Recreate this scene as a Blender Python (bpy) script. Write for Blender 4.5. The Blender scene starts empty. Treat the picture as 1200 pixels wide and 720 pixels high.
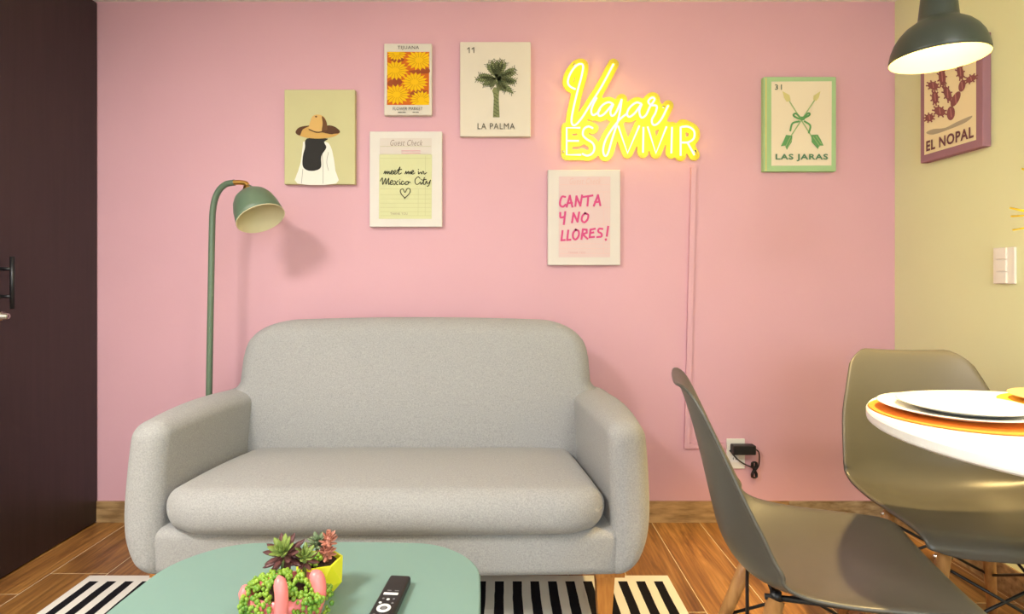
import bpy, bmesh, math, random
import numpy as np
from mathutils import Vector, Matrix
random.seed(7)
R = math.radians
scene = bpy.context.scene
col = scene.collection

# ------------------------------------------------------------------ camera
F = 667.0            # focal length in pixels of the 1200x720 frame
U0, V0 = 590.0, 327.0  # vanishing point of the room's depth lines
CH = 1.025           # camera height
YB = 2.40            # distance of the pink wall
XL, XR, ZC = -1.71, 1.65, 2.194
cam = bpy.data.cameras.new('camera')
cam.sensor_width = 36.0
cam.lens = 36.0 * F / 1200.0
cam.shift_x = (600.0 - U0) / 1200.0
cam.shift_y = -(360.0 - V0) / 1200.0
cam.clip_start = 0.02
camo = bpy.data.objects.new('camera', cam)
camo.location = (0, 0, CH)
camo.rotation_euler = (R(90), 0, 0)
col.objects.link(camo)
scene.camera = camo

# ------------------------------------------------------------------ world, light, exposure
world = bpy.data.worlds.new('world')
scene.world = world
world.use_nodes = True
world.node_tree.nodes['Background'].inputs[0].default_value = (0.85, 0.92, 1.0, 1)
world.node_tree.nodes['Background'].inputs[1].default_value = 1.0
vs = scene.view_settings
vs.view_transform = 'Standard'
vs.look = 'None'
vs.gamma = 1.0
vs.use_curve_mapping = False
vs.exposure = 0.12


def area_light(name, loc, rot, sx, sy, power, color):
    l = bpy.data.lights.new(name, 'AREA')
    l.shape = 'RECTANGLE'
    l.size, l.size_y = sx, sy
    l.energy = power
    l.color = color
    o = bpy.data.objects.new(name, l)
    o.location = loc
    o.rotation_euler = rot
    col.objects.link(o)
    return o


# soft fill light, set in an unseen window added behind the camera
WIN = (-0.55, 1.45, 0.75, 2.05)
area_light('window_fill_light', ((WIN[0] + WIN[1]) / 2, -2.56, (WIN[2] + WIN[3]) / 2), (R(90), 0, 0),
           WIN[1] - WIN[0], WIN[3] - WIN[2], 52.0, (0.80, 0.92, 1.0))


# ------------------------------------------------------------------ helpers
def lin(c):
    def f(v):
        v /= 255.0
        return v / 12.92 if v <= 0.04045 else ((v + 0.055) / 1.055) ** 2.4
    return (f(c[0]), f(c[1]), f(c[2]), 1.0)


def PX(u, v, Y):
    """point on the plane y = Y seen at photo pixel (u, v)"""
    return Vector(((u - U0) * Y / F, Y, CH - (v - V0) * Y / F))


def PR(u, v, X):
    """point on the plane x = X"""
    Y = F * X / (u - U0)
    return Vector((X, Y, CH - (v - V0) * Y / F))


def PZ(u, v, Z):
    """point on the plane z = Z"""
    Y = F * (CH - Z) / (v - V0)
    return Vector(((u - U0) * Y / F, Y, Z))


MATS = {}


def mat(name, rgb, rough=0.6, metal=0.0, var=0.0, vscale=20.0, bump=0.0, bscale=200.0, spec=0.5,
        rgb2=None, coat=0.0, sheen=0.0, stretch=None):
    if name in MATS:
        return MATS[name]
    m = bpy.data.materials.new(name)
    m.use_nodes = True
    nt = m.node_tree
    b = nt.nodes['Principled BSDF']
    b.inputs['Base Color'].default_value = lin(rgb)
    b.inputs['Roughness'].default_value = rough
    b.inputs['Metallic'].default_value = metal
    b.inputs['Specular IOR Level'].default_value = spec
    b.inputs['Coat Weight'].default_value = coat
    b.inputs['Sheen Weight'].default_value = sheen
    tc = nt.nodes.new('ShaderNodeTexCoord')
    mp = nt.nodes.new('ShaderNodeMapping')
    nt.links.new(tc.outputs['Object'], mp.inputs[0])
    if stretch:
        mp.inputs['Scale'].default_value = stretch
    if var > 0 or rgb2:
        n = nt.nodes.new('ShaderNodeTexNoise')
        n.inputs['Scale'].default_value = vscale
        n.inputs['Detail'].default_value = 4
        nt.links.new(mp.outputs[0], n.inputs[0])
        r = nt.nodes.new('ShaderNodeValToRGB')
        c1 = lin(rgb)
        if rgb2:
            c0 = lin(rgb2)
        else:
            c0 = tuple(x * (1 - var) for x in c1[:3]) + (1,)
        r.color_ramp.elements[0].position = 0.3
        r.color_ramp.elements[1].position = 0.7
        r.color_ramp.elements[0].color = c0
        r.color_ramp.elements[1].color = c1
        nt.links.new(n.outputs['Fac'], r.inputs[0])
        nt.links.new(r.outputs[0], b.inputs['Base Color'])
    if bump > 0:
        n2 = nt.nodes.new('ShaderNodeTexNoise')
        n2.inputs['Scale'].default_value = bscale
        n2.inputs['Detail'].default_value = 3
        nt.links.new(mp.outputs[0], n2.inputs[0])
        bp = nt.nodes.new('ShaderNodeBump')
        bp.inputs['Strength'].default_value = bump
        bp.inputs['Distance'].default_value = 0.002
        nt.links.new(n2.outputs['Fac'], bp.inputs['Height'])
        nt.links.new(bp.outputs[0], b.inputs['Normal'])
    MATS[name] = m
    return m


def emis(name, rgb, strength):
    if name in MATS:
        return MATS[name]
    m = bpy.data.materials.new(name)
    m.use_nodes = True
    nt = m.node_tree
    nt.nodes.remove(nt.nodes['Principled BSDF'])
    e = nt.nodes.new('ShaderNodeEmission')
    e.inputs[0].default_value = (rgb[0], rgb[1], rgb[2], 1)
    e.inputs[1].default_value = strength
    nt.links.new(e.outputs[0], nt.nodes['Material Output'].inputs[0])
    MATS[name] = m
    return m


def math_node(nt, op, a, b=None, c=None):
    n = nt.nodes.new('ShaderNodeMath')
    n.operation = op
    for i, x in enumerate((a, b, c)):
        if x is None:
            continue
        if isinstance(x, (int, float)):
            n.inputs[i].default_value = x
        else:
            nt.links.new(x, n.inputs[i])
    return n.outputs[0]


class MB:
    """collects shapes, builds ONE mesh object"""

    def __init__(self):
        self.v, self.f = [], []

    def add(self, vs_, fs_):
        k = len(self.v)
        self.v += [Vector(p) for p in vs_]
        self.f += [tuple(i + k for i in f) for f in fs_]
        return self

    def xf(self, M):
        self.v = [M @ p for p in self.v]
        return self

    def build(self, name, material, parent=None, smooth=True, origin=None):
        me = bpy.data.meshes.new(name)
        o = bpy.data.objects.new(name, me)
        if origin is None:
            origin = Vector((0, 0, 0))
        origin = Vector(origin)
        me.from_pydata([p - origin for p in self.v], [], self.f)
        me.materials.append(material)
        if smooth:
            me.polygons.foreach_set('use_smooth', [True] * len(me.polygons))
        me.validate()
        bm = bmesh.new()
        bm.from_mesh(me)
        bmesh.ops.recalc_face_normals(bm, faces=bm.faces)
        bm.to_mesh(me)
        bm.free()
        me.update()
        col.objects.link(o)
        o.location = origin
        if parent:
            o.parent = parent
            base_, q = Vector((0, 0, 0)), parent
            while q is not None and not q.get('_local'):
                base_ += q.location
                q = q.parent
            o.location = origin - base_
        return o


def tag(o, label, cat, group=None, kind=None):
    if label:
        o['label'] = label
    if cat:
        o['category'] = cat
    if group:
        o['group'] = group
    if kind:
        o['kind'] = kind
    return o


def thing(name, label, cat, loc, group=None, rotz=0.0):
    o = bpy.data.objects.new(name, None)
    o.empty_display_size = 0.05
    o.location = loc
    o.rotation_euler = (0, 0, rotz)
    col.objects.link(o)
    return tag(o, label, cat, group)


def struct(o):
    o['kind'] = 'structure'
    return o


def box(x0, x1, y0, y1, z0, z1):
    vs_ = [(x, y, z) for x in (x0, x1) for y in (y0, y1) for z in (z0, z1)]
    fs_ = [(0, 1, 3, 2), (4, 6, 7, 5), (0, 4, 5, 1), (2, 3, 7, 6), (0, 2, 6, 4), (1, 5, 7, 3)]
    return vs_, fs_


def rbox(h, r, seg=3, mid=(1, 1, 1), fn=None):
    """rounded box with half sizes h, corner radius r; fn deforms each vertex"""
    axes = []
    for a in range(3):
        H = h[a]
        inner = H - r
        corner = [inner + r * math.tan(R(45) * i / seg) for i in range(1, seg + 1)]
        m = [-inner + 2 * inner * i / mid[a] for i in range(mid[a] + 1)]
        axes.append([-c for c in reversed(corner)] + m + corner)
    verts, idx, faces = [], {}, []

    def vid(p):
        key = tuple(round(c, 6) for c in p)
        if key not in idx:
            q = Vector([max(-(h[i] - r), min(h[i] - r, p[i])) for i in range(3)])
            d = Vector(p) - q
            w = q + d.normalized() * r if d.length > 1e-9 else q
            idx[key] = len(verts)
            verts.append(Vector(fn(*w)) if fn else w)
        return idx[key]
    for a in range(3):
        b, c = (a + 1) % 3, (a + 2) % 3
        for s in (-1, 1):
            for i in range(len(axes[b]) - 1):
                for j in range(len(axes[c]) - 1):
                    q = []
                    for (di, dj) in ((0, 0), (1, 0), (1, 1), (0, 1)):
                        p = [0, 0, 0]
                        p[a] = s * h[a]
                        p[b] = axes[b][i + di]
                        p[c] = axes[c][j + dj]
                        q.append(vid(p))
                    faces.append(tuple(q if s > 0 else reversed(q)))
    return verts, faces


def moved(vf, off):
    off = Vector(off)
    return [Vector(p) + off for p in vf[0]], vf[1]


def lathe(prof, seg=32, center=(0, 0, 0), cap0=True, cap1=True):
    vs_, fs_ = [], []
    c = Vector(center)
    n = len(prof)
    for k in range(seg):
        a = 2 * math.pi * k / seg
        for (r, z) in prof:
            vs_.append(c + Vector((r * math.cos(a), r * math.sin(a), z)))
    for k in range(seg):
        k2 = (k + 1) % seg
        for i in range(n - 1):
            fs_.append((k * n + i, k2 * n + i, k2 * n + i + 1, k * n + i + 1))
    if cap0:
        fs_.append(tuple(k * n for k in reversed(range(seg))))
    if cap1:
        fs_.append(tuple(k * n + n - 1 for k in range(seg)))
    return vs_, fs_


def catmull(pts, n=6, closed=False):
    pts = [Vector(p) for p in pts]
    out = []
    m = len(pts)
    rng = m if closed else m - 1
    for i in range(rng):
        if closed:
            p0, p1, p2, p3 = pts[(i - 1) % m], pts[i], pts[(i + 1) % m], pts[(i + 2) % m]
        else:
            p1, p2 = pts[i], pts[i + 1]
            p0 = pts[i - 1] if i > 0 else p1 * 2 - p2
            p3 = pts[i + 2] if i + 2 < m else p2 * 2 - p1
        for k in range(n):
            t = k / n
            out.append(0.5 * ((2 * p1) + (p2 - p0) * t + (2 * p0 - 5 * p1 + 4 * p2 - p3) * t * t +
                              (3 * p1 - p0 - 3 * p2 + p3) * t ** 3))
    if not closed:
        out.append(pts[-1])
    return out


def tube(pts, r, seg=8, r1=None, rr=None):
    pts = [Vector(p) for p in pts]
    n = len(pts)
    vs_, fs_ = [], []
    up = None
    for i, p in enumerate(pts):
        t = (pts[min(i + 1, n - 1)] - pts[max(i - 1, 0)])
        t = t.normalized() if t.length > 1e-9 else Vector((0, 0, 1))
        if up is None:
            a = Vector((0, 0, 1)) if abs(t.z) < 0.9 else Vector((1, 0, 0))
            up = (a - t * a.dot(t)).normalized()
        else:
            up = up - t * up.dot(t)
            up = up.normalized() if up.length > 1e-6 else Vector((1, 0, 0))
        s = t.cross(up)
        rad = rr[i] if rr else (r if r1 is None else r + (r1 - r) * i / (n - 1))
        for k in range(seg):
            a = 2 * math.pi * k / seg
            vs_.append(p + (up * math.cos(a) + s * math.sin(a)) * rad)
    for i in range(n - 1):
        for k in range(seg):
            k2 = (k + 1) % seg
            fs_.append((i * seg + k, i * seg + k2, (i + 1) * seg + k2, (i + 1) * seg + k))
    fs_.append(tuple(reversed(range(seg))))
    fs_.append(tuple((n - 1) * seg + k for k in range(seg)))
    return vs_, fs_


def part(name, vf, material, parent, smooth=True):
    m = MB()
    if isinstance(vf, list):
        for q in vf:
            m.add(*q)
    else:
        m.add(*vf)
    return m.build(name, material, parent, smooth)


def outline_slab(pts, n, d):
    """closed outline in 3D, extruded by vector d"""
    k = len(pts)
    d = Vector(d)
    vs_ = [Vector(p) for p in pts] + [Vector(p) + d for p in pts]
    fs_ = [tuple(range(k)), tuple(reversed(range(k, 2 * k)))]
    for i in range(k):
        j = (i + 1) % k
        fs_.append((i, i + k, j + k, j))
    return vs_, fs_


# ------------------------------------------------------------------ materials
def wall_mat(name, rgb):
    return mat(name, rgb, rough=0.55, var=0.035, vscale=3.0, bump=0.12, bscale=90.0, spec=0.3)


M_pink = wall_mat('pink_paint', (219, 170, 180))
M_cream = wall_mat('cream_paint', (226, 229, 182))
M_white_wall = wall_mat('white_paint', (238, 234, 226))
M_ceiling = wall_mat('ceiling_paint', (240, 236, 226))
M_white = mat('white_gloss', (238, 238, 236), rough=0.35)
M_white_plastic = mat('white_plastic', (236, 232, 222), rough=0.4)
M_black = mat('black_metal', (22, 22, 24), rough=0.4)
M_blackplastic = mat('black_plastic', (24, 24, 26), rough=0.45, bump=0.05, bscale=600)
M_chrome = mat('brushed_steel', (200, 195, 190), rough=0.25, metal=1.0)
M_brass = mat('brass', (226, 178, 96), rough=0.3, metal=1.0)


def wood_tile_mat():
    m = bpy.data.materials.new('wood_look_tile')
    m.use_nodes = True
    nt = m.node_tree
    b = nt.nodes['Principled BSDF']
    tc = nt.nodes.new('ShaderNodeTexCoord')
    oi = nt.nodes.new('ShaderNodeObjectInfo')
    off = math_node(nt, 'MULTIPLY', oi.outputs['Random'], 37.0)
    comb = nt.nodes.new('ShaderNodeCombineXYZ')
    for i in range(3):
        nt.links.new(off, comb.inputs[i])
    add = nt.nodes.new('ShaderNodeVectorMath')
    add.operation = 'ADD'
    nt.links.new(tc.outputs['Object'], add.inputs[0])
    nt.links.new(comb.outputs[0], add.inputs[1])
    mp = nt.nodes.new('ShaderNodeMapping')
    mp.inputs['Scale'].default_value = (9.0, 0.9, 9.0)
    nt.links.new(add.outputs[0], mp.inputs[0])
    n1 = nt.nodes.new('ShaderNodeTexNoise')
    n1.inputs['Scale'].default_value = 2.2
    n1.inputs['Detail'].default_value = 8
    n1.inputs['Roughness'].default_value = 0.65
    n1.inputs['Distortion'].default_value = 1.2
    nt.links.new(mp.outputs[0], n1.inputs[0])
    ramp = nt.nodes.new('ShaderNodeValToRGB')
    e = ramp.color_ramp.elements
    e[0].position, e[0].color = 0.28, lin((92, 60, 30))
    e[1].position, e[1].color = 0.75, lin((198, 148, 88))
    x = e.new(0.45)
    x.color = lin((136, 92, 46))
    x = e.new(0.58)
    x.color = lin((166, 118, 60))
    nt.links.new(n1.outputs['Fac'], ramp.inputs[0])
    # fine grain streaks
    mp2 = nt.nodes.new('ShaderNodeMapping')
    mp2.inputs['Scale'].default_value = (120.0, 4.0, 120.0)
    nt.links.new(add.outputs[0], mp2.inputs[0])
    n2 = nt.nodes.new('ShaderNodeTexNoise')
    n2.inputs['Scale'].default_value = 1.0
    n2.inputs['Detail'].default_value = 3
    nt.links.new(mp2.outputs[0], n2.inputs[0])
    g = nt.nodes.new('ShaderNodeMapRange')
    g.inputs[1].default_value, g.inputs[2].default_value = 0.3, 0.7
    g.inputs[3].default_value, g.inputs[4].default_value = 0.72, 1.12
    nt.links.new(n2.outputs['Fac'], g.inputs[0])
    # plank to plank tone
    t = math_node(nt, 'MULTIPLY_ADD', oi.outputs['Random'], 0.35, 0.82)
    t2 = math_node(nt, 'MULTIPLY', g.outputs[0], t)
    mul = nt.nodes.new('ShaderNodeVectorMath')
    mul.operation = 'SCALE'
    nt.links.new(ramp.outputs[0], mul.inputs[0])
    nt.links.new(t2, mul.inputs['Scale'])
    nt.links.new(mul.outputs[0], b.inputs['Base Color'])
    b.inputs['Roughness'].default_value = 0.38
    bp = nt.nodes.new('ShaderNodeBump')
    bp.inputs['Strength'].default_value = 0.15
    bp.inputs['Distance'].default_value = 0.001
    nt.links.new(n2.outputs['Fac'], bp.inputs['Height'])
    nt.links.new(bp.outputs[0], b.inputs['Normal'])
    return m


M_plank = wood_tile_mat()
M_grout = mat('grout', (222, 204, 168), rough=0.9, var=0.1, vscale=60)

# ------------------------------------------------------------------ the room
YF = -2.6   # wall behind the camera
struct(part('wall_back', box(XL - 0.2, XR + 0.15, YB, YB + 0.12, -0.02, ZC + 0.1), M_pink, None, False))
struct(part('wall_left', box(XL - 0.17, XL - 0.05, YF, YB, -0.02, ZC + 0.1), M_white_wall, None, False))
struct(part('wall_right', box(XR, XR + 0.12, YF, YB, -0.02, ZC + 0.1), M_cream, None, False))
struct(part('ceiling', box(XL - 0.17, XR + 0.12, YF - 0.12, YB + 0.12, ZC, ZC + 0.1), M_ceiling, None, False))
wf = MB()
wf.add(*box(XL - 0.17, WIN[0], YF - 0.12, YF, -0.02, ZC))
wf.add(*box(WIN[1], XR + 0.12, YF - 0.12, YF, -0.02, ZC))
wf.add(*box(WIN[0], WIN[1], YF - 0.12, YF, -0.02, WIN[2]))
wf.add(*box(WIN[0], WIN[1], YF - 0.12, YF, WIN[3], ZC))
struct(wf.build('wall_front', M_white_wall, None, False))
win = MB()
for (a, b_, c, d) in ((WIN[0], WIN[0] + 0.04, WIN[2], WIN[3]), (WIN[1] - 0.04, WIN[1], WIN[2], WIN[3]),
                      (WIN[0], WIN[1], WIN[2], WIN[2] + 0.04), (WIN[0], WIN[1], WIN[3] - 0.04, WIN[3]),
                      ((WIN[0] + WIN[1]) / 2 - 0.02, (WIN[0] + WIN[1]) / 2 + 0.02, WIN[2], WIN[3])):
    win.add(*box(a, b_, YF - 0.08, YF - 0.03, c, d))
struct(win.build('fill_window_1', M_white, None, False))  # unseen window frame, added around the fill light

floor = struct(part('floor', box(XL - 0.17, XR + 0.12, YF - 0.12, YB + 0.12, -0.06, -0.0012), M_grout, None, False))
# plank tiles, 0.2 x 1.2 m, running towards the pink wall
PW, PL, G = 0.2, 1.2, 0.003
plank_cache = {}


def plank_mesh(w, l):
    key = (round(w, 4), round(l, 4))
    if key not in plank_cache:
        b = 0.0012
        me = bpy.data.meshes.new('plank')
        x, y = w / 2, l / 2
        v = [(-x, -y, -0.004), (x, -y, -0.004), (x, y, -0.004), (-x, y, -0.004),
             (-x, -y, -b), (x, -y, -b), (x, y, -b), (-x, y, -b),
             (-x + b, -y + b, 0), (x - b, -y + b, 0), (x - b, y - b, 0), (-x + b, y - b, 0)]
        f = [(0, 1, 5, 4), (1, 2, 6, 5), (2, 3, 7, 6), (3, 0, 4, 7),
             (4, 5, 9, 8), (5, 6, 10, 9), (6, 7, 11, 10), (7, 4, 8, 11), (8, 9, 10, 11)]
        me.from_pydata(v, [], f)
        me.materials.append(M_plank)
        plank_cache[key] = me
    return plank_cache[key]


offs = [0.55, 0.42, 0.78, 0.16, 0.95, 0.35, 0.7, 0.05, 0.5, 0.9, 0.25, 0.65, 1.05, 0.38, 0.83, 0.12, 0.6, 0.3]
for i in range(18):
    x0 = -1.776 + PW * i + G / 2
    x1 = x0 + PW - G
    x0c, x1c = max(x0, XL - 0.045), min(x1, XR - 0.001)
    if x1c - x0c < 0.01:
        continue
    y = YB - offs[i]
    ends = [YB - 0.001]
    while y > YF:
        ends.append(y)
        y -= PL
    ends.append(YF)
    for k in range(len(ends) - 1):
        ya, yb = ends[k + 1] + G / 2, ends[k] - G / 2
        if yb - ya < 0.02:
            continue
        o = bpy.data.objects.new('plank', plank_mesh(x1c - x0c, yb - ya))
        o.location = ((x0c + x1c) / 2, (ya + yb) / 2, 0)
        o.parent = floor
        col.objects.link(o)

# baseboard of the same tile
bb = struct(part('baseboard_back', box(XL, XR, YB - 0.004, YB, 0.0, 0.088), M_grout, None, False))
M_base = mat('baseboard_tile', (186, 152, 106), rough=0.4, rgb2=(128, 98, 62), vscale=6.0, stretch=(2.0, 8.0, 10.0))
M_scuff = mat('baseboard_tile_veined', (178, 160, 130), rough=0.4, rgb2=(110, 88, 60), vscale=9.0,
              stretch=(2.0, 8.0, 6.0))
for (a, b_) in ((XL, -1.2), (-1.2, 0.0), (0.0, 1.2), (1.2, XR - 0.011)):
    o = part('baseboard_tile', box(a + 0.001, b_ - 0.001, YB - 0.011, YB - 0.0041, 0.0005, 0.09),
             M_scuff if a == 1.2 else M_base, bb, False)
bbr = struct(part('baseboard_right', box(XR - 0.004, XR, YF, YB - 0.011, 0.0, 0.088), M_grout, None, False))
y = YB - 0.011
while y > YF:
    y2 = max(YF, y - 1.2)
    part('baseboard_tile', box(XR - 0.011, XR - 0.0041, y2 + 0.001, y - 0.001, 0.0005, 0.09), M_base, bbr, False)
    y = y2

# dark door leaves on the left
M_door = mat('dark_brown_laminate', (50, 36, 36), rough=0.38, rgb2=(42, 30, 30), vscale=4.0, bump=0.06, bscale=60,
             stretch=(12, 12, 0.7), spec=0.5)
for i, (a, b_) in enumerate(((1.892, YB - 0.004), (1.38, 1.888))):
    d = struct(part('door_%d' % (i + 1), moved(rbox((0.019, (b_ - a) / 2, ZC / 2 - 0.006), 0.003, 2),
                                               (XL - 0.019, (a + b_) / 2, ZC / 2 - 0.001)), M_door, None, False))
    if i == 0:
        hx, hy = XL + 0.045, 1.93
        z0, z1 = CH + 22 * 1.93 / F, CH - 31 * 1.93 / F
        part('handle', [tube([(hx, hy, z0 + 0.012), (hx, hy, z1 - 0.012)], 0.0075, 10),
                        tube([(XL - 0.001, hy, z0 - 0.03), (hx, hy, z0 - 0.03)], 0.006, 8),
                        tube([(XL - 0.001, hy, z1 + 0.03), (hx, hy, z1 + 0.03)], 0.006, 8)], M_black, d)
        zl = CH - 44 * 1.93 / F
        rot = Matrix.Translation((XL, 1.94, zl)) @ Matrix.Rotation(R(90), 4, 'Y')
        lk = MB().add(*lathe([(0.017, 0), (0.017, 0.004), (0.011, 0.006), (0.010, 0.022), (0.004, 0.023)], 20)).xf(rot)
        lo = lk.build('lock', M_chrome, d)
        part('keyhole', box(XL + 0.0225, XL + 0.0235, 1.9385, 1.9415, zl - 0.005, zl + 0.005), M_black, lo, False)

# ------------------------------------------------------------------ rug
RX0, RX1, RY0, RY1 = -1.42, 0.564, 0.45, 1.953


def rug_mat():
    m = bpy.data.materials.new('striped_rug')
    m.use_nodes = True
    nt = m.node_tree
    b = nt.nodes['Principled BSDF']
    tc = nt.nodes.new('ShaderNodeTexCoord')
    sp = nt.nodes.new('ShaderNodeSeparateXYZ')
    nt.links.new(tc.outputs['Object'], sp.inputs[0])
    nz = nt.nodes.new('ShaderNodeTexNoise')
    nz.inputs['Scale'].default_value = 9.0
    nt.links.new(tc.outputs['Object'], nz.inputs[0])
    wob = math_node(nt, 'MULTIPLY_ADD', nz.outputs['Fac'], 0.006, -0.003)
    hw, hy = (RX1 - RX0) / 2, (RY1 - RY0) / 2
    pitch = (2 * hw - 0.06 + 0.029) / 33.0
    x = math_node(nt, 'ADD', math_node(nt, 'ADD', sp.outputs[0], wob), hw - 0.03)
    fr = math_node(nt, 'FRACT', math_node(nt, 'DIVIDE', x, pitch))
    s = math_node(nt, 'LESS_THAN', fr, 0.51)
    inx = math_node(nt, 'LESS_THAN', math_node(nt, 'ABSOLUTE', sp.outputs[0]), hw - 0.029)
    iny = math_node(nt, 'LESS_THAN', math_node(nt, 'ABSOLUTE', sp.outputs[1]), hy - 0.04)
    k = math_node(nt, 'MULTIPLY', math_node(nt, 'MULTIPLY', s, inx), iny)
    mx = nt.nodes.new('ShaderNodeMix')
    mx.data_type = 'RGBA'
    nt.links.new(k, mx.inputs[0])
    mx.inputs[6].default_value = lin((232, 228, 218))
    mx.inputs[7].default_value = lin((28, 27, 32))
    nt.links.new(mx.outputs[2], b.inputs['Base Color'])
    b.inputs['Roughness'].default_value = 0.95
    b.inputs['Specular IOR Level'].default_value = 0.1
    w = nt.nodes.new('ShaderNodeTexNoise')
    w.inputs['Scale'].default_value = 350
    nt.links.new(tc.outputs['Object'], w.inputs[0])
    bp = nt.nodes.new('ShaderNodeBump')
    bp.inputs['Strength'].default_value = 0.35
    bp.inputs['Distance'].default_value = 0.002
    nt.links.new(w.outputs['Fac'], bp.inputs['Height'])
    nt.links.new(bp.outputs[0], b.inputs['Normal'])
    return m


rug = MB().add(*moved(rbox(((RX1 - RX0) / 2, (RY1 - RY0) / 2, 0.004), 0.0035, 2, (40, 30, 1)),
                      ((RX0 + RX1) / 2, (RY0 + RY1) / 2, 0.004)))
rug = rug.build('rug', rug_mat(), None, True, ((RX0 + RX1) / 2, (RY0 + RY1) / 2, 0))
tag(rug, 'flat woven rug with black and white stripes under the sofa and coffee table', 'rug')

# ------------------------------------------------------------------ sofa
M_fabric = mat('grey_fabric', (170, 168, 166), rough=0.95, rgb2=(148, 147, 146), vscale=260.0, bump=0.5, bscale=420.0,
               spec=0.15, sheen=0.15)
M_leg = mat('orange_wood', (206, 138, 62), rough=0.4, rgb2=(180, 108, 40), vscale=12.0, stretch=(8, 8, 1))
SX = -0.326
sofa = thing('sofa', 'light grey fabric two-seat sofa with rounded arms and wooden legs', 'sofa', (SX, 1.9, 0))
SF, SB = 1.55, 2.24


def arm_fn(side):
    ya, yb, za, zb = SF + 0.005, SB - 0.04, 0.2, 0.618
    W = 0.105

    def f(x, y, z):
        # x in [-W/2, W/2], outer at side
        t = (y + (yb - ya) / 2) / (yb - ya)          # 0 front, 1 back
        X = SX + side * (0.7355 - W / 2) + x
        inner = 0.5 - side * x / W                   # 1 on the inner face
        X -= side * inner * 0.062 * max(0.0, min(1, t)) ** 1.1
        Z = (za + zb) / 2 + z
        Y = (ya + yb) / 2 + y
        outer = 1 - inner
        # outer bottom sweeps in under the sofa
        if Z < 0.40:
            q = (0.40 - Z) / 0.2
            X -= side * 0.092 * (1 - math.sqrt(max(0, 1 - min(1, q) ** 2.3))) * (0.15 + 0.85 * outer)
        else:
            q = (Z - 0.40) / 0.22
            X -= side * 0.012 * q * q
        # front leans back slightly toward the top, top is highest behind the front corner
        Y += (1 - t) * 0.03 * max(0, (Z - 0.3) / 0.3)
        if Z > 0.5:
            Z += 0.012 * math.sin(math.pi * max(0, min(1, t * 1.2)))
        # soft bulge
        X += side * 0.012 * outer * math.sin(math.pi * max(0, min(1, t)))
        return (X, Y, Z)
    return rbox((W / 2, (yb - ya) / 2, (zb - za) / 2), 0.047, 5, (3, 14, 16), f)


for s in (-1, 1):
    part('armrest', arm_fn(s), M_fabric, sofa)


def rail_fn(x, y, z):
    return (SX + x, 1.86 + y + (-0.012 * math.cos(math.pi * min(1, abs(x) / 0.66) / 2) if y < 0 else 0), 0.265 + z)


part('base', rbox((0.655, 0.29, 0.066), 0.03, 4, (16, 6, 2), rail_fn), M_fabric, sofa)


def cushion_fn(x, y, z):
    hx, hy, hz = 0.622, 0.268, 0.06
    t = (y + hy) / (2 * hy)
    X = SX + x * (1 - 0.075 * max(0, t)) - 0.006
    Y = SF - 0.012 + hy + y
    if y < 0:
        Y -= 0.014 * (1 - (x / hx) ** 4) * (1 - abs(z) / hz * 0.5)
        e = abs(x) / hx
        Y += 0.045 * max(0, e - 0.86) / 0.14 * (1 - t) ** 4
    Z = 0.378 + z
    if z > 0:
        Z += 0.02 * (1 - (x / hx) ** 6) * math.sin(math.pi * min(1, max(0.02, t * 0.9 + 0.1))) * (z / hz)
        Z -= 0.022 * max(0, t) ** 2
    else:
        Z += 0.018 * max(0, (abs(x) / hx - 0.75) / 0.25) ** 2
    return (X, Y, Z)


part('seat_cushion', rbox((0.622, 0.268, 0.06), 0.05, 6, (24, 12, 2), cushion_fn), M_fabric, sofa)

BT, BBZ = 0.872, 0.28


def back_fn(x, y, z):
    H = (BT - BBZ) / 2
    Z = (BT + BBZ) / 2 + z
    q = (Z - 0.40) / (BT - 0.40)
    # half width by height: flared at arm level, rounded shoulders
    hw = 0.662 - 0.028 * max(0, min(1, q)) ** 1.2
    if Z < 0.64:
        hw += 0.05 * min(1, (0.64 - Z) / 0.06)
    Rc = 0.135
    dz = Z - (BT - Rc)
    if dz > 0:
        hw = hw - Rc + math.sqrt(max(0, Rc * Rc - dz * dz)) * 0.985
        if dz >= Rc * 0.999:
            hw = 0.662 - 0.028 - Rc
    X = SX + x / 0.66 * hw
    Y = 2.11 + y + 0.06 * q
    if y < 0:
        Y -= 0.03 * (1 - (abs(x) / 0.66) ** 4) * math.sin(math.pi * max(0, min(1, q * 0.85 + 0.1)))
    Z += 0.006 * (1 - (x / 0.5) ** 2) * (1 if Z > BT - 0.06 else 0)
    return (X, Y, Z)


# denser sampling near the shoulders comes from many mid rows
part('backrest', rbox((0.66, 0.075, (BT - BBZ) / 2), 0.06, 6, (28, 3, 34), back_fn), M_fabric, sofa)
for (x, y, b0) in ((-0.614, 1.63, 0.0085), (0.614, 1.63, 0.0085), (-0.60, 2.15, 0.0005), (0.60, 2.15, 0.0005)):
    vs_, fs_ = [], []
    for (z, h) in ((b0, 0.016), (0.187, 0.026)):
        for (a, b_) in ((-1, -1), (1, -1), (1, 1), (-1, 1)):
            vs_.append((SX + x + a * h - (0.0 if z > 0.1 else 0.0), y + b_ * h, z))
    fs_ = [(3, 2, 1, 0), (4, 5, 6, 7), (0, 1, 5, 4), (1, 2, 6, 5), (2, 3, 7, 6), (3, 0, 4, 7)]
    lg = part('leg', (vs_, fs_), M_leg, sofa, False)
    s = 1 if x > 0 else -1
    part('leg_plate', box(SX + x - 0.03 - (0.022 if s < 0 else 0), SX + x + 0.03 + (0.022 if s > 0 else 0), y - 0.035,
                          y + 0.035, 0.187, 0.202), M_leg, lg, False)

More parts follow.
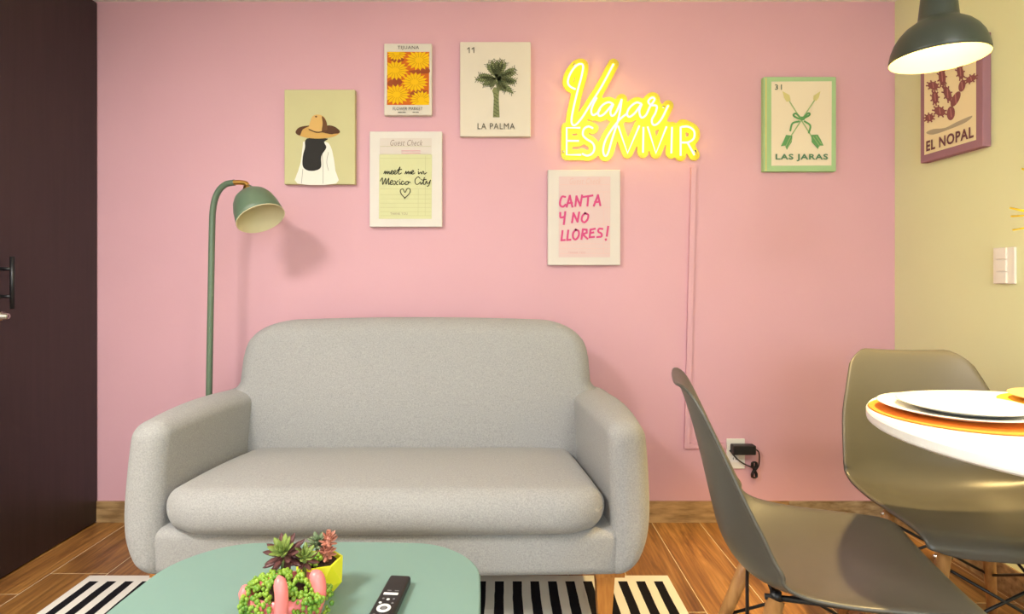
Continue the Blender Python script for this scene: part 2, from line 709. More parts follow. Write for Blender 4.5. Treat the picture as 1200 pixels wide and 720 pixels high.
# ------------------------------------------------------------------ floor lamp
M_sage = mat('sage_enamel', (98, 118, 96), rough=0.35, var=0.05, vscale=8)
M_lampin = mat('cream_enamel', (232, 222, 184), rough=0.5)
LY = 2.17
base = PX(243, 700, LY)
lamp = thing('floor_lamp', 'sage green metal floor lamp with bell shade behind the sofa', 'lamp', (base.x, LY, 0))
part('base', lathe([(0.0, 0.0005), (0.12, 0.0005), (0.122, 0.004), (0.12, 0.016), (0.11, 0.02), (0.0, 0.021)], 40,
                   (base.x, LY, 0), False, False), M_sage, lamp)
pole_pts = [Vector((base.x, LY, 0.018)), PX(243.6, 560, LY), PX(245, 460, LY), PX(247, 350, LY), PX(248.5, 270, LY),
            PX(250, 243, LY - 0.005), PX(255, 226, LY - 0.01), PX(264, 216.5, LY - 0.02), PX(275, 214, LY - 0.03)]
part('pole', tube(catmull(pole_pts, 8), 0.0115, 14), M_sage, lamp)
part('joint', tube(catmull([PX(273, 214, LY - 0.03), PX(282, 214, LY - 0.035), PX(289, 216, LY - 0.04),
                            PX(290, 222, LY - 0.045)], 6), 0.0095, 12), M_brass, lamp)
ax = Vector((0.486, -0.314, -0.85)).normalized()
apex = PX(289.5, 219, LY - 0.045)
rotm = Matrix.Translation(apex) @ Vector((0, 0, -1)).rotation_difference(ax).to_matrix().to_4x4()
outer = [(0.0, 0.0), (0.014, -0.001), (0.019, -0.008), (0.020, -0.022), (0.028, -0.028), (0.044, -0.034), (0.060, -0.048),
         (0.072, -0.07), (0.080, -0.10), (0.084, -0.13), (0.0865, -0.15)]
inner = [(0.0845, -0.1505), (0.082, -0.13), (0.078, -0.10), (0.070, -0.071), (0.058, -0.05), (0.043, -0.037), (0.0, -0.033)]
shade = MB().add(*lathe(outer + [(0.0852, -0.1505)], 44, cap0=False, cap1=False)).xf(rotm).build('lamp_shade', M_sage, lamp)
MB().add(*lathe([(0.0868, -0.1495), (0.087, -0.151), (0.0845, -0.1515)] + inner, 44, cap0=False, cap1=False)).xf(rotm).build(
    'shade_lining', M_lampin, shade)
MB().add(*lathe([(0.0, -0.034), (0.013, -0.034), (0.014, -0.046), (0.021, -0.056), (0.024, -0.068), (0.019, -0.082), (0.0, -0.09)],
                24, cap0=False, cap1=False)).xf(rotm).build('bulb', M_white, lamp)
kn = Matrix.Translation(PX(290, 221, LY - 0.06)) @ Matrix.Rotation(R(90), 4, 'X')
MB().add(*lathe([(0.0, 0.0), (0.012, 0.0), (0.013, 0.008), (0.0, 0.01)], 18, cap0=False, cap1=False)).xf(kn).build('knob', M_brass, lamp)

# ------------------------------------------------------------------ prints on canvas
CF = YB - 0.026       # front plane of the canvases on the pink wall


def text_obj(s, p0, ex, ey, nrm, lay, material, name, parent, bold=0.0, shear=0.0):
    """text fitted to the parallelogram p0 + ex (width) + ey (cap height), lay metres proud of the face"""
    cu = bpy.data.curves.new('txt', 'FONT')
    cu.body = s
    cu.offset = bold
    cu.shear = shear
    cu.resolution_u = 3
    cu.space_character = 1.12
    t = bpy.data.objects.new('txt', cu)
    col.objects.link(t)
    bpy.context.view_layer.update()
    dg = bpy.context.evaluated_depsgraph_get()
    me = bpy.data.meshes.new_from_object(t.evaluated_get(dg))
    xs = [v.co.x for v in me.vertices]
    ys = [v.co.y for v in me.vertices]
    x0, x1, y0, y1 = min(xs), max(xs), min(ys), max(ys)
    pts = [p0 + ex * ((v.co.x - x0) / (x1 - x0)) + ey * ((v.co.y - y0) / (y1 - y0)) + nrm * lay for v in me.vertices]
    fs_ = [tuple(p.vertices) for p in me.polygons]
    bpy.data.objects.remove(t)
    bpy.data.curves.remove(cu)
    bpy.data.meshes.remove(me)
    return MB().add(pts, fs_).build(name, material, parent, False)


class Print:
    """flat print in photo pixels on one canvas face; zoomed crops map through o (origin) and k (scale)"""

    def __init__(self, root, nrm, proj, o, k):
        self.root, self.n, self.proj, self.o, self.k = root, Vector(nrm), proj, o, k
        self.lay = 0.0006

    def p(self, x, y, lay=None):
        return self.proj(self.o[0] + x / self.k, self.o[1] + y / self.k) + self.n * (self.lay if lay is None else lay)

    def polys(self, name, lst, material, split=False):
        if split:
            for q in lst:
                self.polys(name, [q], material)
                self.lay -= 0.0004
            self.lay += 0.0004
            return
        m = MB()
        for poly in lst:
            m.add([self.p(*q) for q in poly], [tuple(range(len(poly)))])
        self.lay += 0.0004
        o = m.build(name, material, self.root, False)
        if len(lst) > 1:
            o['kind'] = 'stuff'
        return o

    def strokes(self, name, lst, w, material, n=5):
        m = MB()
        for si, st in enumerate(lst):
            la = self.lay + 0.00004 * (si % 8)
            pts = catmull([Vector((a, b, 0)) for (a, b) in st], n) if n > 1 else [Vector((a, b, 0)) for (a, b) in st]
            L, Rr = [], []
            for i, q in enumerate(pts):
                t = (pts[min(i + 1, len(pts) - 1)] - pts[max(i - 1, 0)])
                t = t.normalized() if t.length > 1e-6 else Vector((1, 0, 0))
                if i == 0:
                    q = q - t * w * 0.4
                if i == len(pts) - 1:
                    q = q + t * w * 0.4
                nn = Vector((-t.y, t.x, 0)) * w / 2
                L.append(self.p(*(q + nn).xy, la))
                Rr.append(self.p(*(q - nn).xy, la))
            m.add(L + Rr, [(i, i + 1, len(pts) + i + 1, len(pts) + i) for i in range(len(pts) - 1)])
        self.lay += 0.0004
        o = m.build(name, material, self.root, False)
        if len(lst) > 1:
            o['kind'] = 'stuff'
        return o

    def text(self, name, s, x0, x1, y0, y1, material, bold=0.0, shear=0.0):
        """y0 = top, y1 = baseline"""
        a, b, c = self.p(x0, y1, 0), self.p(x1, y1, 0), self.p(x0, y0, 0)
        o = text_obj(s, a, b - a, c - a, self.n, self.lay, material, name, self.root, bold, shear)
        self.lay += 0.0004
        return o


def canvas(u0, u1, v0, v1, material, label, o, k):
    a, b = PX(u0, v1, CF), PX(u1, v0, CF)
    root = thing('canvas_print', label, 'wall art', ((a.x + b.x) / 2, YB, a.z), None)
    h = ((b.x - a.x) / 2, (YB - CF) / 2 - 0.0002, (b.z - a.z) / 2)
    part('canvas', moved(rbox(h, 0.003, 2), ((a.x + b.x) / 2, (YB + CF) / 2, (a.z + b.z) / 2)), material, root, False)
    return Print(root, (0, -1, 0), lambda u, v: PX(u, v, CF), o, k)


def pm(name, rgb):
    return mat('print_' + name, rgb, rough=0.7, spec=0.2)


def ell(cx, cy, rx, ry, ang=0.0, n=20):
    c, s = math.cos(R(ang)), math.sin(R(ang))
    return [(cx + rx * math.cos(2 * math.pi * i / n) * c - ry * math.sin(2 * math.pi * i / n) * s,
             cy + rx * math.cos(2 * math.pi * i / n) * s + ry * math.sin(2 * math.pi * i / n) * c) for i in range(n)]


def sm(pts, n=4):
    return [(q.x, q.y) for q in catmull([Vector((a, b, 0)) for (a, b) in pts], n, True)]


def cmat(name, rgb):
    return mat('canvas_' + name, rgb, rough=0.75, bump=0.15, bscale=500, spec=0.2, var=0.03, vscale=8)


# woman in a straw hat
P = canvas(333, 416, 105, 216, cmat('sage', (206, 200, 152)), 'canvas print of a long-haired figure seen from behind in a wide straw hat',
           (330, 100), 6.0)
P.polys('shirt_print', [sm([(112, 692), (118, 600), (135, 540), (150, 420), (165, 395), (300, 395), (345, 430), (368, 520), (378, 600),
                            (384, 692)], 3)], pm('offwhite', (238, 234, 222)))
P.strokes('crease_print', [[(150, 590), (145, 640), (140, 690)], [(285, 480), (292, 580), (292, 690)], [(330, 470), (318, 540), (330, 600)]],
          3, pm('crease', (150, 146, 136)))
P.polys('hair_print', [sm([(180, 375), (165, 440), (150, 500), (150, 570), (185, 600), (240, 600), (278, 575), (280, 500), (315, 440), (300, 400),
                           (322, 375)])], pm('black', (48, 46, 44)))
P.polys('brim_print', [ell(255, 328, 155, 48, 0, 30)], pm('straw', (208, 164, 92)))
P.polys('brim_shadow_print', [sm([(100, 328), (120, 300), (160, 288), (200, 286), (150, 312), (132, 352), (108, 345)], 3),
                              sm([(300, 330), (318, 285), (370, 290), (408, 318), (405, 338), (370, 342), (345, 345), (280, 330)], 3)],
        pm('brown', (92, 62, 42)), True)
P.polys('crown_print', [sm([(195, 315), (205, 250), (225, 215), (265, 208), (300, 225), (315, 262), (318, 320), (255, 335)], 4)],
        pm('straw2', (218, 176, 106)))
P.polys('crown_shadow_print', [sm([(285, 330), (290, 270), (285, 220), (305, 235), (320, 270), (320, 322)], 4), ell(244, 222, 8, 6)],
        pm('brown2', (112, 76, 48)))
P.strokes('hat_band_print', [[(195, 312), (250, 332), (318, 322)]], 8, pm('brown', (92, 62, 42)))

# flower market poster
P = canvas(450, 506, 51, 135, cmat('ivory', (222, 214, 200)), 'small canvas print of yellow flowers on orange, the smallest of the wall art',
           (445, 45), 7.576)
P.polys('flower_field_print', [[(66, 120), (440, 120), (437, 592), (64, 592)]], pm('orange', (206, 104, 30)))
P.polys('brown_patch_print', [sm([(90, 190), (150, 150), (220, 190), (160, 215)], 3), sm([(260, 290), (330, 280), (430, 265), (435, 310), (300, 310)], 3),
                              sm([(70, 390), (140, 350), (200, 380), (170, 420), (80, 420)], 3), sm([(270, 490), (330, 460), (435, 470), (300, 520)], 3)],
        pm('rust', (156, 76, 40)))
XA, XB, YA, YB2 = 66, 440, 120, 592


def burst(cx, cy, r1, r0, n, squash=0.75):
    out = []
    for i in range(2 * n):
        a = math.pi * i / n
        r = r1 if i % 2 == 0 else r0
        out.append((min(XB, max(XA, cx + r * math.cos(a))), min(YB2, max(YA, cy + r * squash * math.sin(a)))))
    return out


fl = [(350, 195, 125), (140, 285, 120), (310, 390, 122), (150, 500, 125), (370, 545, 110), (150, 135, 90)]
P.polys('flower_print', [burst(x, y, r, r * 0.7, 17) for (x, y, r) in fl], pm('yellow', (240, 190, 16)), True)
pet = []
for (x, y, r) in fl:
    for i in range(17):
        a = 2 * math.pi * (i + 0.5) / 17
        q0 = (x + r * 0.3 * math.cos(a), y + r * 0.22 * math.sin(a))
        q1 = (x + r * 0.72 * math.cos(a), y + r * 0.54 * math.sin(a))
        if all(XA < q[0] < XB and YA < q[1] < YB2 for q in (q0, q1)):
            pet.append([q0, q1])
P.strokes('petal_line_print', pet, 5, pm('amber', (206, 150, 14)), 1)
P.text('lettering', 'TIJUANA', 158, 350, 68, 105, pm('ink', (62, 56, 48)), 0.0)
P.text('lettering', 'FLOWER MARKET', 118, 380, 612, 640, pm('ink', (62, 56, 48)), 0.0)
P.strokes('small_line_print', [[(165, 658), (195, 658)], [(203, 658), (230, 658)], [(295, 658), (315, 658)], [(325, 658), (345, 658)]], 6,
          pm('ink', (62, 56, 48)), 1)

# la palma
P = canvas(539, 622, 49, 160, cmat('palma', (224, 214, 196)), 'cream canvas print of a green palm tree lettered LA PALMA', (535, 45), 6.0)
ol, old = pm('olive', (128, 134, 92)), pm('olive_dark', (82, 88, 58))
C0 = (282, 280)
ends = [(128, 292), (150, 258), (180, 330), (212, 175), (245, 150), (322, 145), (350, 165), (418, 208), (424, 238), (426, 300), (415, 320), (402, 392),
        (350, 380), (232, 345), (310, 370), (285, 150)]
bl, dk = [], []
for (ex_, ey_) in ends:
    dx, dy = ex_ - C0[0], ey_ - C0[1]
    L = math.hypot(dx, dy)
    ux, uy = dx / L, dy / L
    nx, ny = -uy, ux
    w = 19
    bl.append([C0, (C0[0] + dx * 0.3 + nx * w * 0.8, C0[1] + dy * 0.3 + ny * w * 0.8), (C0[0] + dx * 0.7 + nx * w, C0[1] + dy * 0.7 + ny * w), (ex_, ey_),
               (C0[0] + dx * 0.7 - nx * w, C0[1] + dy * 0.7 - ny * w), (C0[0] + dx * 0.3 - nx * w * 0.8, C0[1] + dy * 0.3 - ny * w * 0.8)])
    for k in range(2, 9):
        t = k / 9
        for s in (-1, 1):
            a = (C0[0] + dx * t, C0[1] + dy * t)
            dk.append([a, (a[0] + ux * 16 + nx * s * 20, a[1] + uy * 16 + ny * s * 20)])
P.polys('frond_print', bl, ol)
P.polys('trunk_print', [[(250, 370), (262, 345), (300, 345), (300, 380), (297, 420), (303, 556), (256, 556), (262, 420), (258, 390)]], ol)
P.strokes('frond_line_print', dk, 4, old, 1)
P.strokes('bark_print', [[(262 + (i % 2) * 16, 385 + i * 13), (278 + (i % 2) * 18, 392 + i * 13)] for i in range(13)], 4, old, 1)
for x in (90, 122):
    o = P.strokes('lettering', [[(x - 14, 76), (x - 1, 67)], [(x, 66), (x, 103)]], 5.5, pm('ink2', (92, 86, 72)), 1)
    del o['kind']
P.text('lettering', 'LA PALMA', 148, 410, 598, 640, pm('ink2', (92, 86, 72)), 0.0)

# guest check
P = canvas(433, 518, 154, 266, cmat('white', (226, 220, 212)), 'white canvas print of a green guest check with black handwriting and a heart', (430, 150), 6.0)
P.polys('check_header_print', [[(92, 72), (455, 72), (455, 188), (90, 188)]], pm('header', (218, 208, 198)))
P.polys('check_print', [[(88, 188), (458, 188), (455, 640), (84, 640)]], pm('check', (212, 212, 164)))
P.strokes('rule_print', [[(95, y), (450, y)] for y in (130, 186, 215, 430, 470, 500, 530, 560, 590, 618)] + [[(412, 200), (410, 618)], [(362, 430), (360, 618)]], 2.5,
          pm('rule', (196, 194, 150)), 1)
P.text('lettering', 'Guest Check', 165, 392, 84, 126, pm('faded', (160, 142, 130)), 0.0, 0.35)
P.text('lettering', 'THANK YOU', 165, 285, 596, 612, pm('faded', (150, 140, 118)), 0.0)
P.strokes('stamp_print', [[(245, 162), (375, 162)], [(245, 178), (375, 178)]], 6, pm('stamp', (222, 170, 176)), 1)
P.strokes('handwriting', [
    [(120, 322), (129, 304), (132, 325), (143, 305), (146, 325), (157, 306), (160, 325), (170, 318), (184, 308), (178, 300), (168, 314), (176, 326),
     (192, 318), (206, 306), (198, 299), (190, 314), (198, 326), (212, 316), (234, 274), (222, 318), (230, 326), (243, 318)],
    [(214, 297), (245, 292)],
    [(268, 325), (276, 306), (280, 325), (292, 306), (295, 325), (306, 308), (308, 325), (316, 318), (330, 306), (322, 300), (314, 314), (322, 326), (338, 318)],
    [(362, 306), (364, 325), (378, 312), (386, 326), (392, 308), (400, 310), (403, 326), (420, 316)], [(362, 292), (364, 294)],
    [(95, 374), (110, 352), (112, 400), (133, 354), (134, 398), (155, 354), (153, 397), (163, 392)],
    [(164, 388), (184, 378), (176, 368), (164, 384), (170, 400), (190, 392)],
    [(194, 374), (200, 376), (210, 398), (218, 400)], [(220, 372), (192, 402)],
    [(230, 378), (231, 398), (240, 392)], [(231, 364), (232, 366)],
    [(260, 380), (250, 375), (242, 388), (248, 400), (264, 392)],
    [(285, 377), (271, 384), (272, 399), (288, 396), (293, 382), (281, 377), (306, 384)],
    [(374, 356), (360, 345), (340, 365), (342, 392), (358, 398), (378, 382), (380, 398), (394, 384), (405, 348), (397, 390), (408, 398), (420, 374), (424, 392),
     (438, 386), (448, 366), (436, 404), (424, 412)], [(390, 368), (418, 363)], [(382, 362), (383, 364)],
    [(268, 495), (242, 465), (236, 440), (254, 430), (268, 455), (284, 428), (304, 432), (300, 460), (264, 497)]], 5.5, pm('ink3', (50, 50, 40)), 5)

# canta y no llores
P = canvas(642, 727, 199, 311, cmat('white2', (222, 214, 206)), 'white canvas print of a pink check with brushed pink letters CANTA Y NO LLORES', (640, 195), 6.0)
P.polys('check_print', [[(90, 72), (452, 72), (450, 640), (88, 640)]], pm('pinkcheck', (222, 196, 194)))
P.strokes('rule_print', [[(95, y), (448, y)] for y in (130, 180, 290, 410, 545, 580, 615)] + [[(405, 190), (405, 615)]], 2.5, pm('pinkrule', (228, 190, 186)), 1)
P.text('lettering', 'Guest Check', 165, 385, 84, 126, pm('fadedpink', (222, 184, 178)), 0.0, 0.35)
P.text('lettering', 'THANK YOU', 155, 275, 600, 614, pm('fadedpink2', (214, 164, 164)), 0.0)
HP = pm('hotpink', (214, 84, 136))
LETTERS = [  # (smooth steps, strokes of one letter)
    (4, [[(134, 216), (112, 214), (99, 245), (99, 275), (118, 285), (136, 270)]]),
    (1, [[(144, 285), (166, 208), (184, 285)], [(150, 260), (182, 258)]]),
    (1, [[(205, 280), (213, 212), (240, 278), (252, 205)]]),
    (1, [[(262, 216), (326, 206)], [(296, 210), (290, 278)]]),
    (1, [[(335, 278), (364, 204), (380, 275)], [(342, 254), (376, 250)]]),
    (4, [[(99, 328), (101, 360), (128, 356)], [(134, 322), (124, 408)]]),
    (1, [[(182, 395), (192, 330), (220, 390), (232, 325)]]),
    (4, [[(275, 330), (255, 350), (250, 380), (268, 395), (290, 375), (295, 342), (272, 330)]]),
    (1, [[(115, 455), (107, 521), (131, 519)]]),
    (1, [[(155, 452), (147, 519), (171, 517)]]),
    (4, [[(210, 446), (190, 470), (190, 503), (208, 515), (228, 490), (228, 457), (206, 446)]]),
    (1, [[(248, 512), (258, 444), (284, 446), (285, 468), (256, 478), (290, 510)]]),
    (1, [[(342, 440), (312, 446), (305, 500), (336, 497)], [(308, 470), (332, 466)]]),
    (4, [[(395, 441), (372, 440), (366, 460), (388, 474), (388, 494), (358, 498)]]),
    (1, [[(435, 425), (426, 490)], [(418, 513), (420, 518)]])]
for (n_, sts) in LETTERS:
    if n_ == 1:
        sts = [[st[i], st[i + 1]] for st in sts for i in range(len(st) - 1)]
    o = P.strokes('brush_letter', sts, 14, HP, n_)
    if 'kind' in o.keys():
        del o['kind']
    P.lay -= 0.0004

# las jaras
P = canvas(895, 980, 90, 201, cmat('mint', (170, 204, 150)), 'green-bordered canvas print of two crossed arrows lettered LAS JARAS', (890, 85), 6.0)
P.polys('panel_print', [[(83, 64), (508, 62), (506, 655), (83, 657)]], pm('panel', (236, 222, 196)))
P.polys('edge_line_print', [[(42, 40), (50, 40), (50, 690), (42, 690)]], pm('straw3', (222, 208, 130)))
gr, gl, gy = pm('green', (104, 160, 100)), pm('green_light', (158, 184, 128)), pm('gold', (214, 204, 138))
P.strokes('shaft_print', [[(195, 180), (365, 450)], [(400, 175), (225, 440)]], 9, gl, 1)
P.polys('arrow_tip_print', [[(160, 132), (210, 160), (218, 200), (190, 208), (172, 180)], [(428, 132), (378, 165), (376, 192), (398, 202), (416, 178)]], gy, True)
P.polys('fletching_print', [[(185, 440), (230, 445), (225, 490), (190, 545), (180, 515), (148, 520), (168, 480)],
                            [(362, 440), (408, 438), (430, 475), (448, 515), (418, 515), (410, 540), (365, 490)]], gr, True)
P.strokes('ribbon_print', [[(290, 325), (255, 290), (238, 305), (290, 328), (340, 288), (348, 302), (295, 330)],
                           [(275, 345), (230, 360), (215, 410)], [(315, 345), (355, 375), (345, 425)]], 13, gr, 6)
P.polys('knot_print', [ell(298, 325, 20, 14)], gr)
P.strokes('feather_line_print', [[(215, 455), (180, 525)], [(225, 470), (195, 530)], [(375, 455), (420, 520)], [(395, 450), (432, 505)]], 5, gl, 1)
P.text('lettering', '31', 105, 155, 86, 124, pm('slate', (92, 112, 96)), 0.01)
P.text('lettering', 'LAS JARAS', 110, 478, 574, 626, pm('slate_green', (96, 136, 104)), 0.03)

# el nopal, on the cream wall
XF = XR - 0.03
yn, yf = F * XF / (1151.6 - U0), F * XF / (1078.4 - U0)
zb_, zt_ = 1.4735, 1.86
root = thing('canvas_print', 'mauve-bordered canvas print of a prickly pear cactus lettered EL NOPAL behind the pendant lamp', 'wall art',
             (XR, (yn + yf) / 2, zb_))
M_mauve = cmat('mauve', (158, 116, 128))
part('canvas', moved(rbox((0.0148, (yf - yn) / 2, (zt_ - zb_) / 2), 0.003, 2), (XF + 0.015, (yn + yf) / 2, (zb_ + zt_) / 2)), M_mauve, root, False)
P = Print(root, (-1, 0, 0), lambda u, v: PR(u, v, XF), (1030, 0), 3.6)


def yz(y, z, lay):
    return Vector((XF - lay, y, z))


m = MB().add([yz(yf - 0.022, zb_ + 0.028, 0.0006), yz(yn + 0.026, zb_ + 0.028, 0.0006), yz(yn + 0.026, zt_ - 0.022, 0.0006), yz(yf - 0.022, zt_ - 0.022, 0.0006)],
             [(0, 1, 2, 3)])
m.build('panel_print', pm('nopal_panel', (236, 220, 178)), root, False)
P.lay = 0.001
P.polys('ground_print', [sm([(200, 560), (230, 545), (280, 540), (330, 515), (395, 488), (370, 515), (300, 545), (230, 568)], 3)], pm('ground', (176, 164, 140)))
pads = [(305, 478, 17, 30, 5), (325, 418, 15, 36, 28), (352, 362, 14, 26, 15), (345, 305, 14, 30, -12), (390, 333, 24, 13, -30), (291, 396, 15, 32, -20),
        (268, 325, 15, 36, -5), (230, 362, 22, 16, 15), (238, 412, 14, 26, -5), (258, 470, 24, 18, 25), (214, 497, 18, 15, -20)]
P.polys('cactus_pad_print', [ell(*q) for q in pads], pm('maroon', (142, 88, 90)), True)
sp_ = []
for (cx, cy, rx, ry, an) in pads[3:]:
    for q in ell(cx, cy, rx * 1.05, ry * 1.05, an, 9):
        sp_.append([(cx + (q[0] - cx) * 0.9, cy + (q[1] - cy) * 0.9), (cx + (q[0] - cx) * 1.25, cy + (q[1] - cy) * 1.22)])
P.strokes('bud_print', sp_, 6, pm('maroon', (142, 88, 90)), 1)
P.strokes('pad_line_print', [[(cx, cy - ry * 0.6), (cx + 3, cy + ry * 0.5)] for (cx, cy, rx, ry, an) in pads], 4, pm('rose', (190, 126, 122)), 1)
text_obj('EL NOPAL', yz(2.178, 1.512, 0), Vector((0, 1.958 - 2.178, 0)), Vector((0, 0, 0.040)), Vector((-1, 0, 0)), P.lay, pm('maroon_ink', (116, 74, 80)),
         'lettering', root, 0.03)

# ------------------------------------------------------------------ neon sign
NY = YB - 0.036
neon = thing('neon_sign', 'lit yellow neon wall sign with the script word Viajar above ES VIVIR', 'neon sign', PX(730, 190, YB))
M_neon = emis('neon_yellow', (1.0, 0.78, 0.08), 12.0)
NS = [
    [(152, 230), (118, 212), (105, 185), (118, 140), (148, 95), (178, 77), (197, 90), (188, 150), (165, 235), (142, 330), (128, 405), (131, 440), (152, 444),
     (190, 402), (240, 322), (310, 210), (380, 78)],
    [(280, 280), (256, 325), (246, 362), (256, 385), (282, 374), (300, 350)],
    [(378, 318), (350, 308), (315, 325), (290, 362), (294, 390), (325, 378), (378, 318), (362, 362), (370, 390), (395, 370), (430, 290)],
    [(430, 290), (420, 360), (404, 430), (372, 530), (345, 620), (325, 628), (318, 590), (335, 530), (375, 465), (425, 405), (465, 375)],
    [(550, 318), (518, 310), (480, 338), (462, 376), (476, 396), (510, 372), (550, 318), (536, 362), (548, 400), (576, 385), (600, 335), (628, 292), (612, 280), (590, 302),
     (605, 325), (640, 330), (634, 370), (612, 412), (618, 442), (642, 440), (672, 405), (710, 328)],
    [(258, 466), (230, 454), (202, 470), (196, 505), (218, 530), (252, 552), (265, 582), (254, 615), (222, 630), (190, 618)],
]
NL = [[(180, 462), (98, 462), (98, 625), (185, 625)], [(98, 541), (172, 541)],
      [(408, 450), (465, 615), (536, 450)], [(561, 458), (558, 612)], [(586, 455), (636, 616), (700, 455)], [(733, 458), (729, 616)]]


def NP(x, y, Y=NY):
    return PX(645 + x / 5.144, 60 + y / 5.144, Y)


for st in NS:
    part('neon_tube', tube(catmull([NP(*q) for q in st], 6), 0.0042, 8), M_neon, neon)
for st in NL:
    part('neon_tube', tube([NP(*q) for q in st], 0.0042, 8), M_neon, neon)
part('neon_tube', tube([NP(785, 630), NP(785, 457)] + catmull([NP(*q) for q in ((785, 457), (832, 456), (866, 482), (864, 525), (832, 549), (785, 551))], 5)[1:], 0.0042, 8),
     M_neon, neon)
part('neon_tube', tube([NP(826, 550), NP(868, 627)], 0.0042, 8), M_neon, neon)


def acrylic():
    m = bpy.data.materials.new('halo_tinted_acrylic')
    m.use_nodes = True
    nt = m.node_tree
    b = nt.nodes['Principled BSDF']
    b.inputs['Base Color'].default_value = (0.70, 0.60, 0.012, 1)  # clear board tinted yellow: the tubes' halo is put into its colour
    b.inputs['Roughness'].default_value = 0.3
    tc = nt.nodes.new('ShaderNodeTexCoord')
    n = nt.nodes.new('ShaderNodeTexNoise')
    n.inputs['Scale'].default_value = 30
    nt.links.new(tc.outputs['Object'], n.inputs[0])
    mr = nt.nodes.new('ShaderNodeMapRange')
    mr.inputs[3].default_value, mr.inputs[4].default_value = 0.5, 0.6
    nt.links.new(n.outputs['Fac'], mr.inputs[0])
    nt.links.new(mr.outputs[0], b.inputs['Alpha'])
    return m


def backing():
    """cut-to-shape acrylic board: every grid cell within reach of a tube, its rim snapped to the contour"""
    segs = []
    for st in NS + NL + [[(785, 630), (785, 457), (832, 456), (866, 482), (864, 525), (832, 549), (785, 551)], [(826, 550), (868, 627)]]:
        pts = [Vector((a, b, 0)) for (a, b) in st]
        if len(pts) > 5:
            pts = catmull(pts, 4)
        segs += [(pts[i].xy, pts[i + 1].xy) for i in range(len(pts) - 1)]
    A = np.array([q[0] for q in segs])
    D = np.array([q[1] for q in segs]) - A
    L2 = (D ** 2).sum(1)

    def dist(P_):
        t = np.clip(((P_[:, None, :] - A) * D).sum(2) / L2, 0, 1)
        return np.sqrt(((P_[:, None, :] - A - t[..., None] * D) ** 2).sum(2)).min(1)
    RB, st_ = 33.0, 6.0  # board reach follows the width of the yellow halo
    gx, gy = np.arange(48, 930, st_), np.arange(24, 690, st_)
    G_ = np.array([(x, y_) for y_ in gy for x in gx])
    d = dist(G_)
    nx = len(gx)
    cells = []
    for r_ in range(len(gy) - 1):
        for c in range(nx - 1):
            q = (r_ * nx + c, r_ * nx + c + 1, (r_ + 1) * nx + c + 1, (r_ + 1) * nx + c)
            if sum(d[k] for k in q) / 4 < RB:
                cells.append(q)
    cnt = {}
    for q in cells:
        for k in range(4):
            e = tuple(sorted((q[k], q[(k + 1) % 4])))
            cnt[e] = cnt.get(e, 0) + 1
    rim = sorted({k for e, n in cnt.items() if n == 1 for k in e})
    Pn = G_.copy()
    for _ in range(3):
        p_ = Pn[rim]
        d0 = dist(p_)
        g = np.stack([dist(p_ + (1, 0)) - d0, dist(p_ + (0, 1)) - d0], 1)
        g /= np.maximum(1e-6, np.linalg.norm(g, axis=1))[:, None]
        Pn[rim] = p_ + g * np.clip(RB - d0, -5, 5)[:, None]
    used = sorted({k for q in cells for k in q})
    ix = {k: i for i, k in enumerate(used)}
    n = len(used)
    fr_ = [NP(*Pn[k], YB - 0.018) for k in used]
    vs_ = fr_ + [p + Vector((0, 0.004, 0)) for p in fr_]
    fs_ = [tuple(ix[k] for k in q) for q in cells] + [tuple(ix[k] + n for k in reversed(q)) for q in cells]
    for (a, b), c in cnt.items():
        if c == 1:
            fs_.append((ix[a], ix[b], ix[b] + n, ix[a] + n))
    return vs_, fs_


part('acrylic_backing', backing(), acrylic(), neon, False)
for q in ((84, 600), (150, 72), (880, 600), (690, 330)):
    c = NP(*q)
    part('standoff', tube([(c.x, YB - 0.0185, c.z), (c.x, YB - 0.0003, c.z)], 0.006, 10), M_chrome, neon)

# cable channel from the sign to the socket
ch = thing('cable_channel', 'thin pink-painted cable channel running from the neon sign down to the socket', 'cable channel', PX(805, 526, YB))
a0, a1 = PX(810.2, 196, YB - 0.014), PX(802.2, 526, YB - 0.014)
w = 0.021


def strip(p, q, wv, d):
    wv = Vector(wv)
    dv = Vector((0, d, 0))
    vs_ = [p, p + wv, q + wv, q, p + dv, p + wv + dv, q + wv + dv, q + dv]
    return vs_, [(0, 1, 2, 3), (7, 6, 5, 4), (0, 4, 5, 1), (1, 5, 6, 2), (2, 6, 7, 3), (3, 7, 4, 0)]


part('vertical_channel', strip(a0, a1, (w, 0, 0), 0.0138), M_pink, ch, False)
b0, b1 = PX(808.2, 526, YB - 0.012), PX(851, 526, YB - 0.012)
part('horizontal_channel', strip(b0, b1, (0, 0, w), 0.0118), M_pink, ch, False)

# socket plate and adapter
pc = PX(861.5, 531.5, YB)
so = thing('wall_socket', 'white wall socket plate low on the pink wall behind the black adapter', 'socket', (pc.x, YB, pc.z - 0.063))
part('plate', moved(rbox((0.0385, 0.004, 0.063), 0.0025, 2), (pc.x, YB - 0.0042, pc.z)), M_white_plastic, so, False)
for dz in (0.026, -0.022):
    f_ = part('receptacle', moved(rbox((0.017, 0.001, 0.014), 0.0009, 1), (pc.x - 0.006, YB - 0.009, pc.z + dz)), M_white, so, False)
    for dx in (-0.006, 0.006):
        part('slot', box(pc.x - 0.006 + dx - 0.0012, pc.x - 0.006 + dx + 0.0012, YB - 0.0106, YB - 0.0099, pc.z + dz - 0.002, pc.z + dz + 0.007), M_black, f_, False)
ac = PX(871, 527, YB - 0.03)
ad = thing('power_adapter', 'black power adapter plugged into the wall socket with a looped cord', 'adapter', (ac.x, YB - 0.03, ac.z - 0.02))
part('body', moved(rbox((0.047, 0.0185, 0.0195), 0.004, 2), (ac.x, YB - 0.0292, ac.z)), M_blackplastic, ad, False)
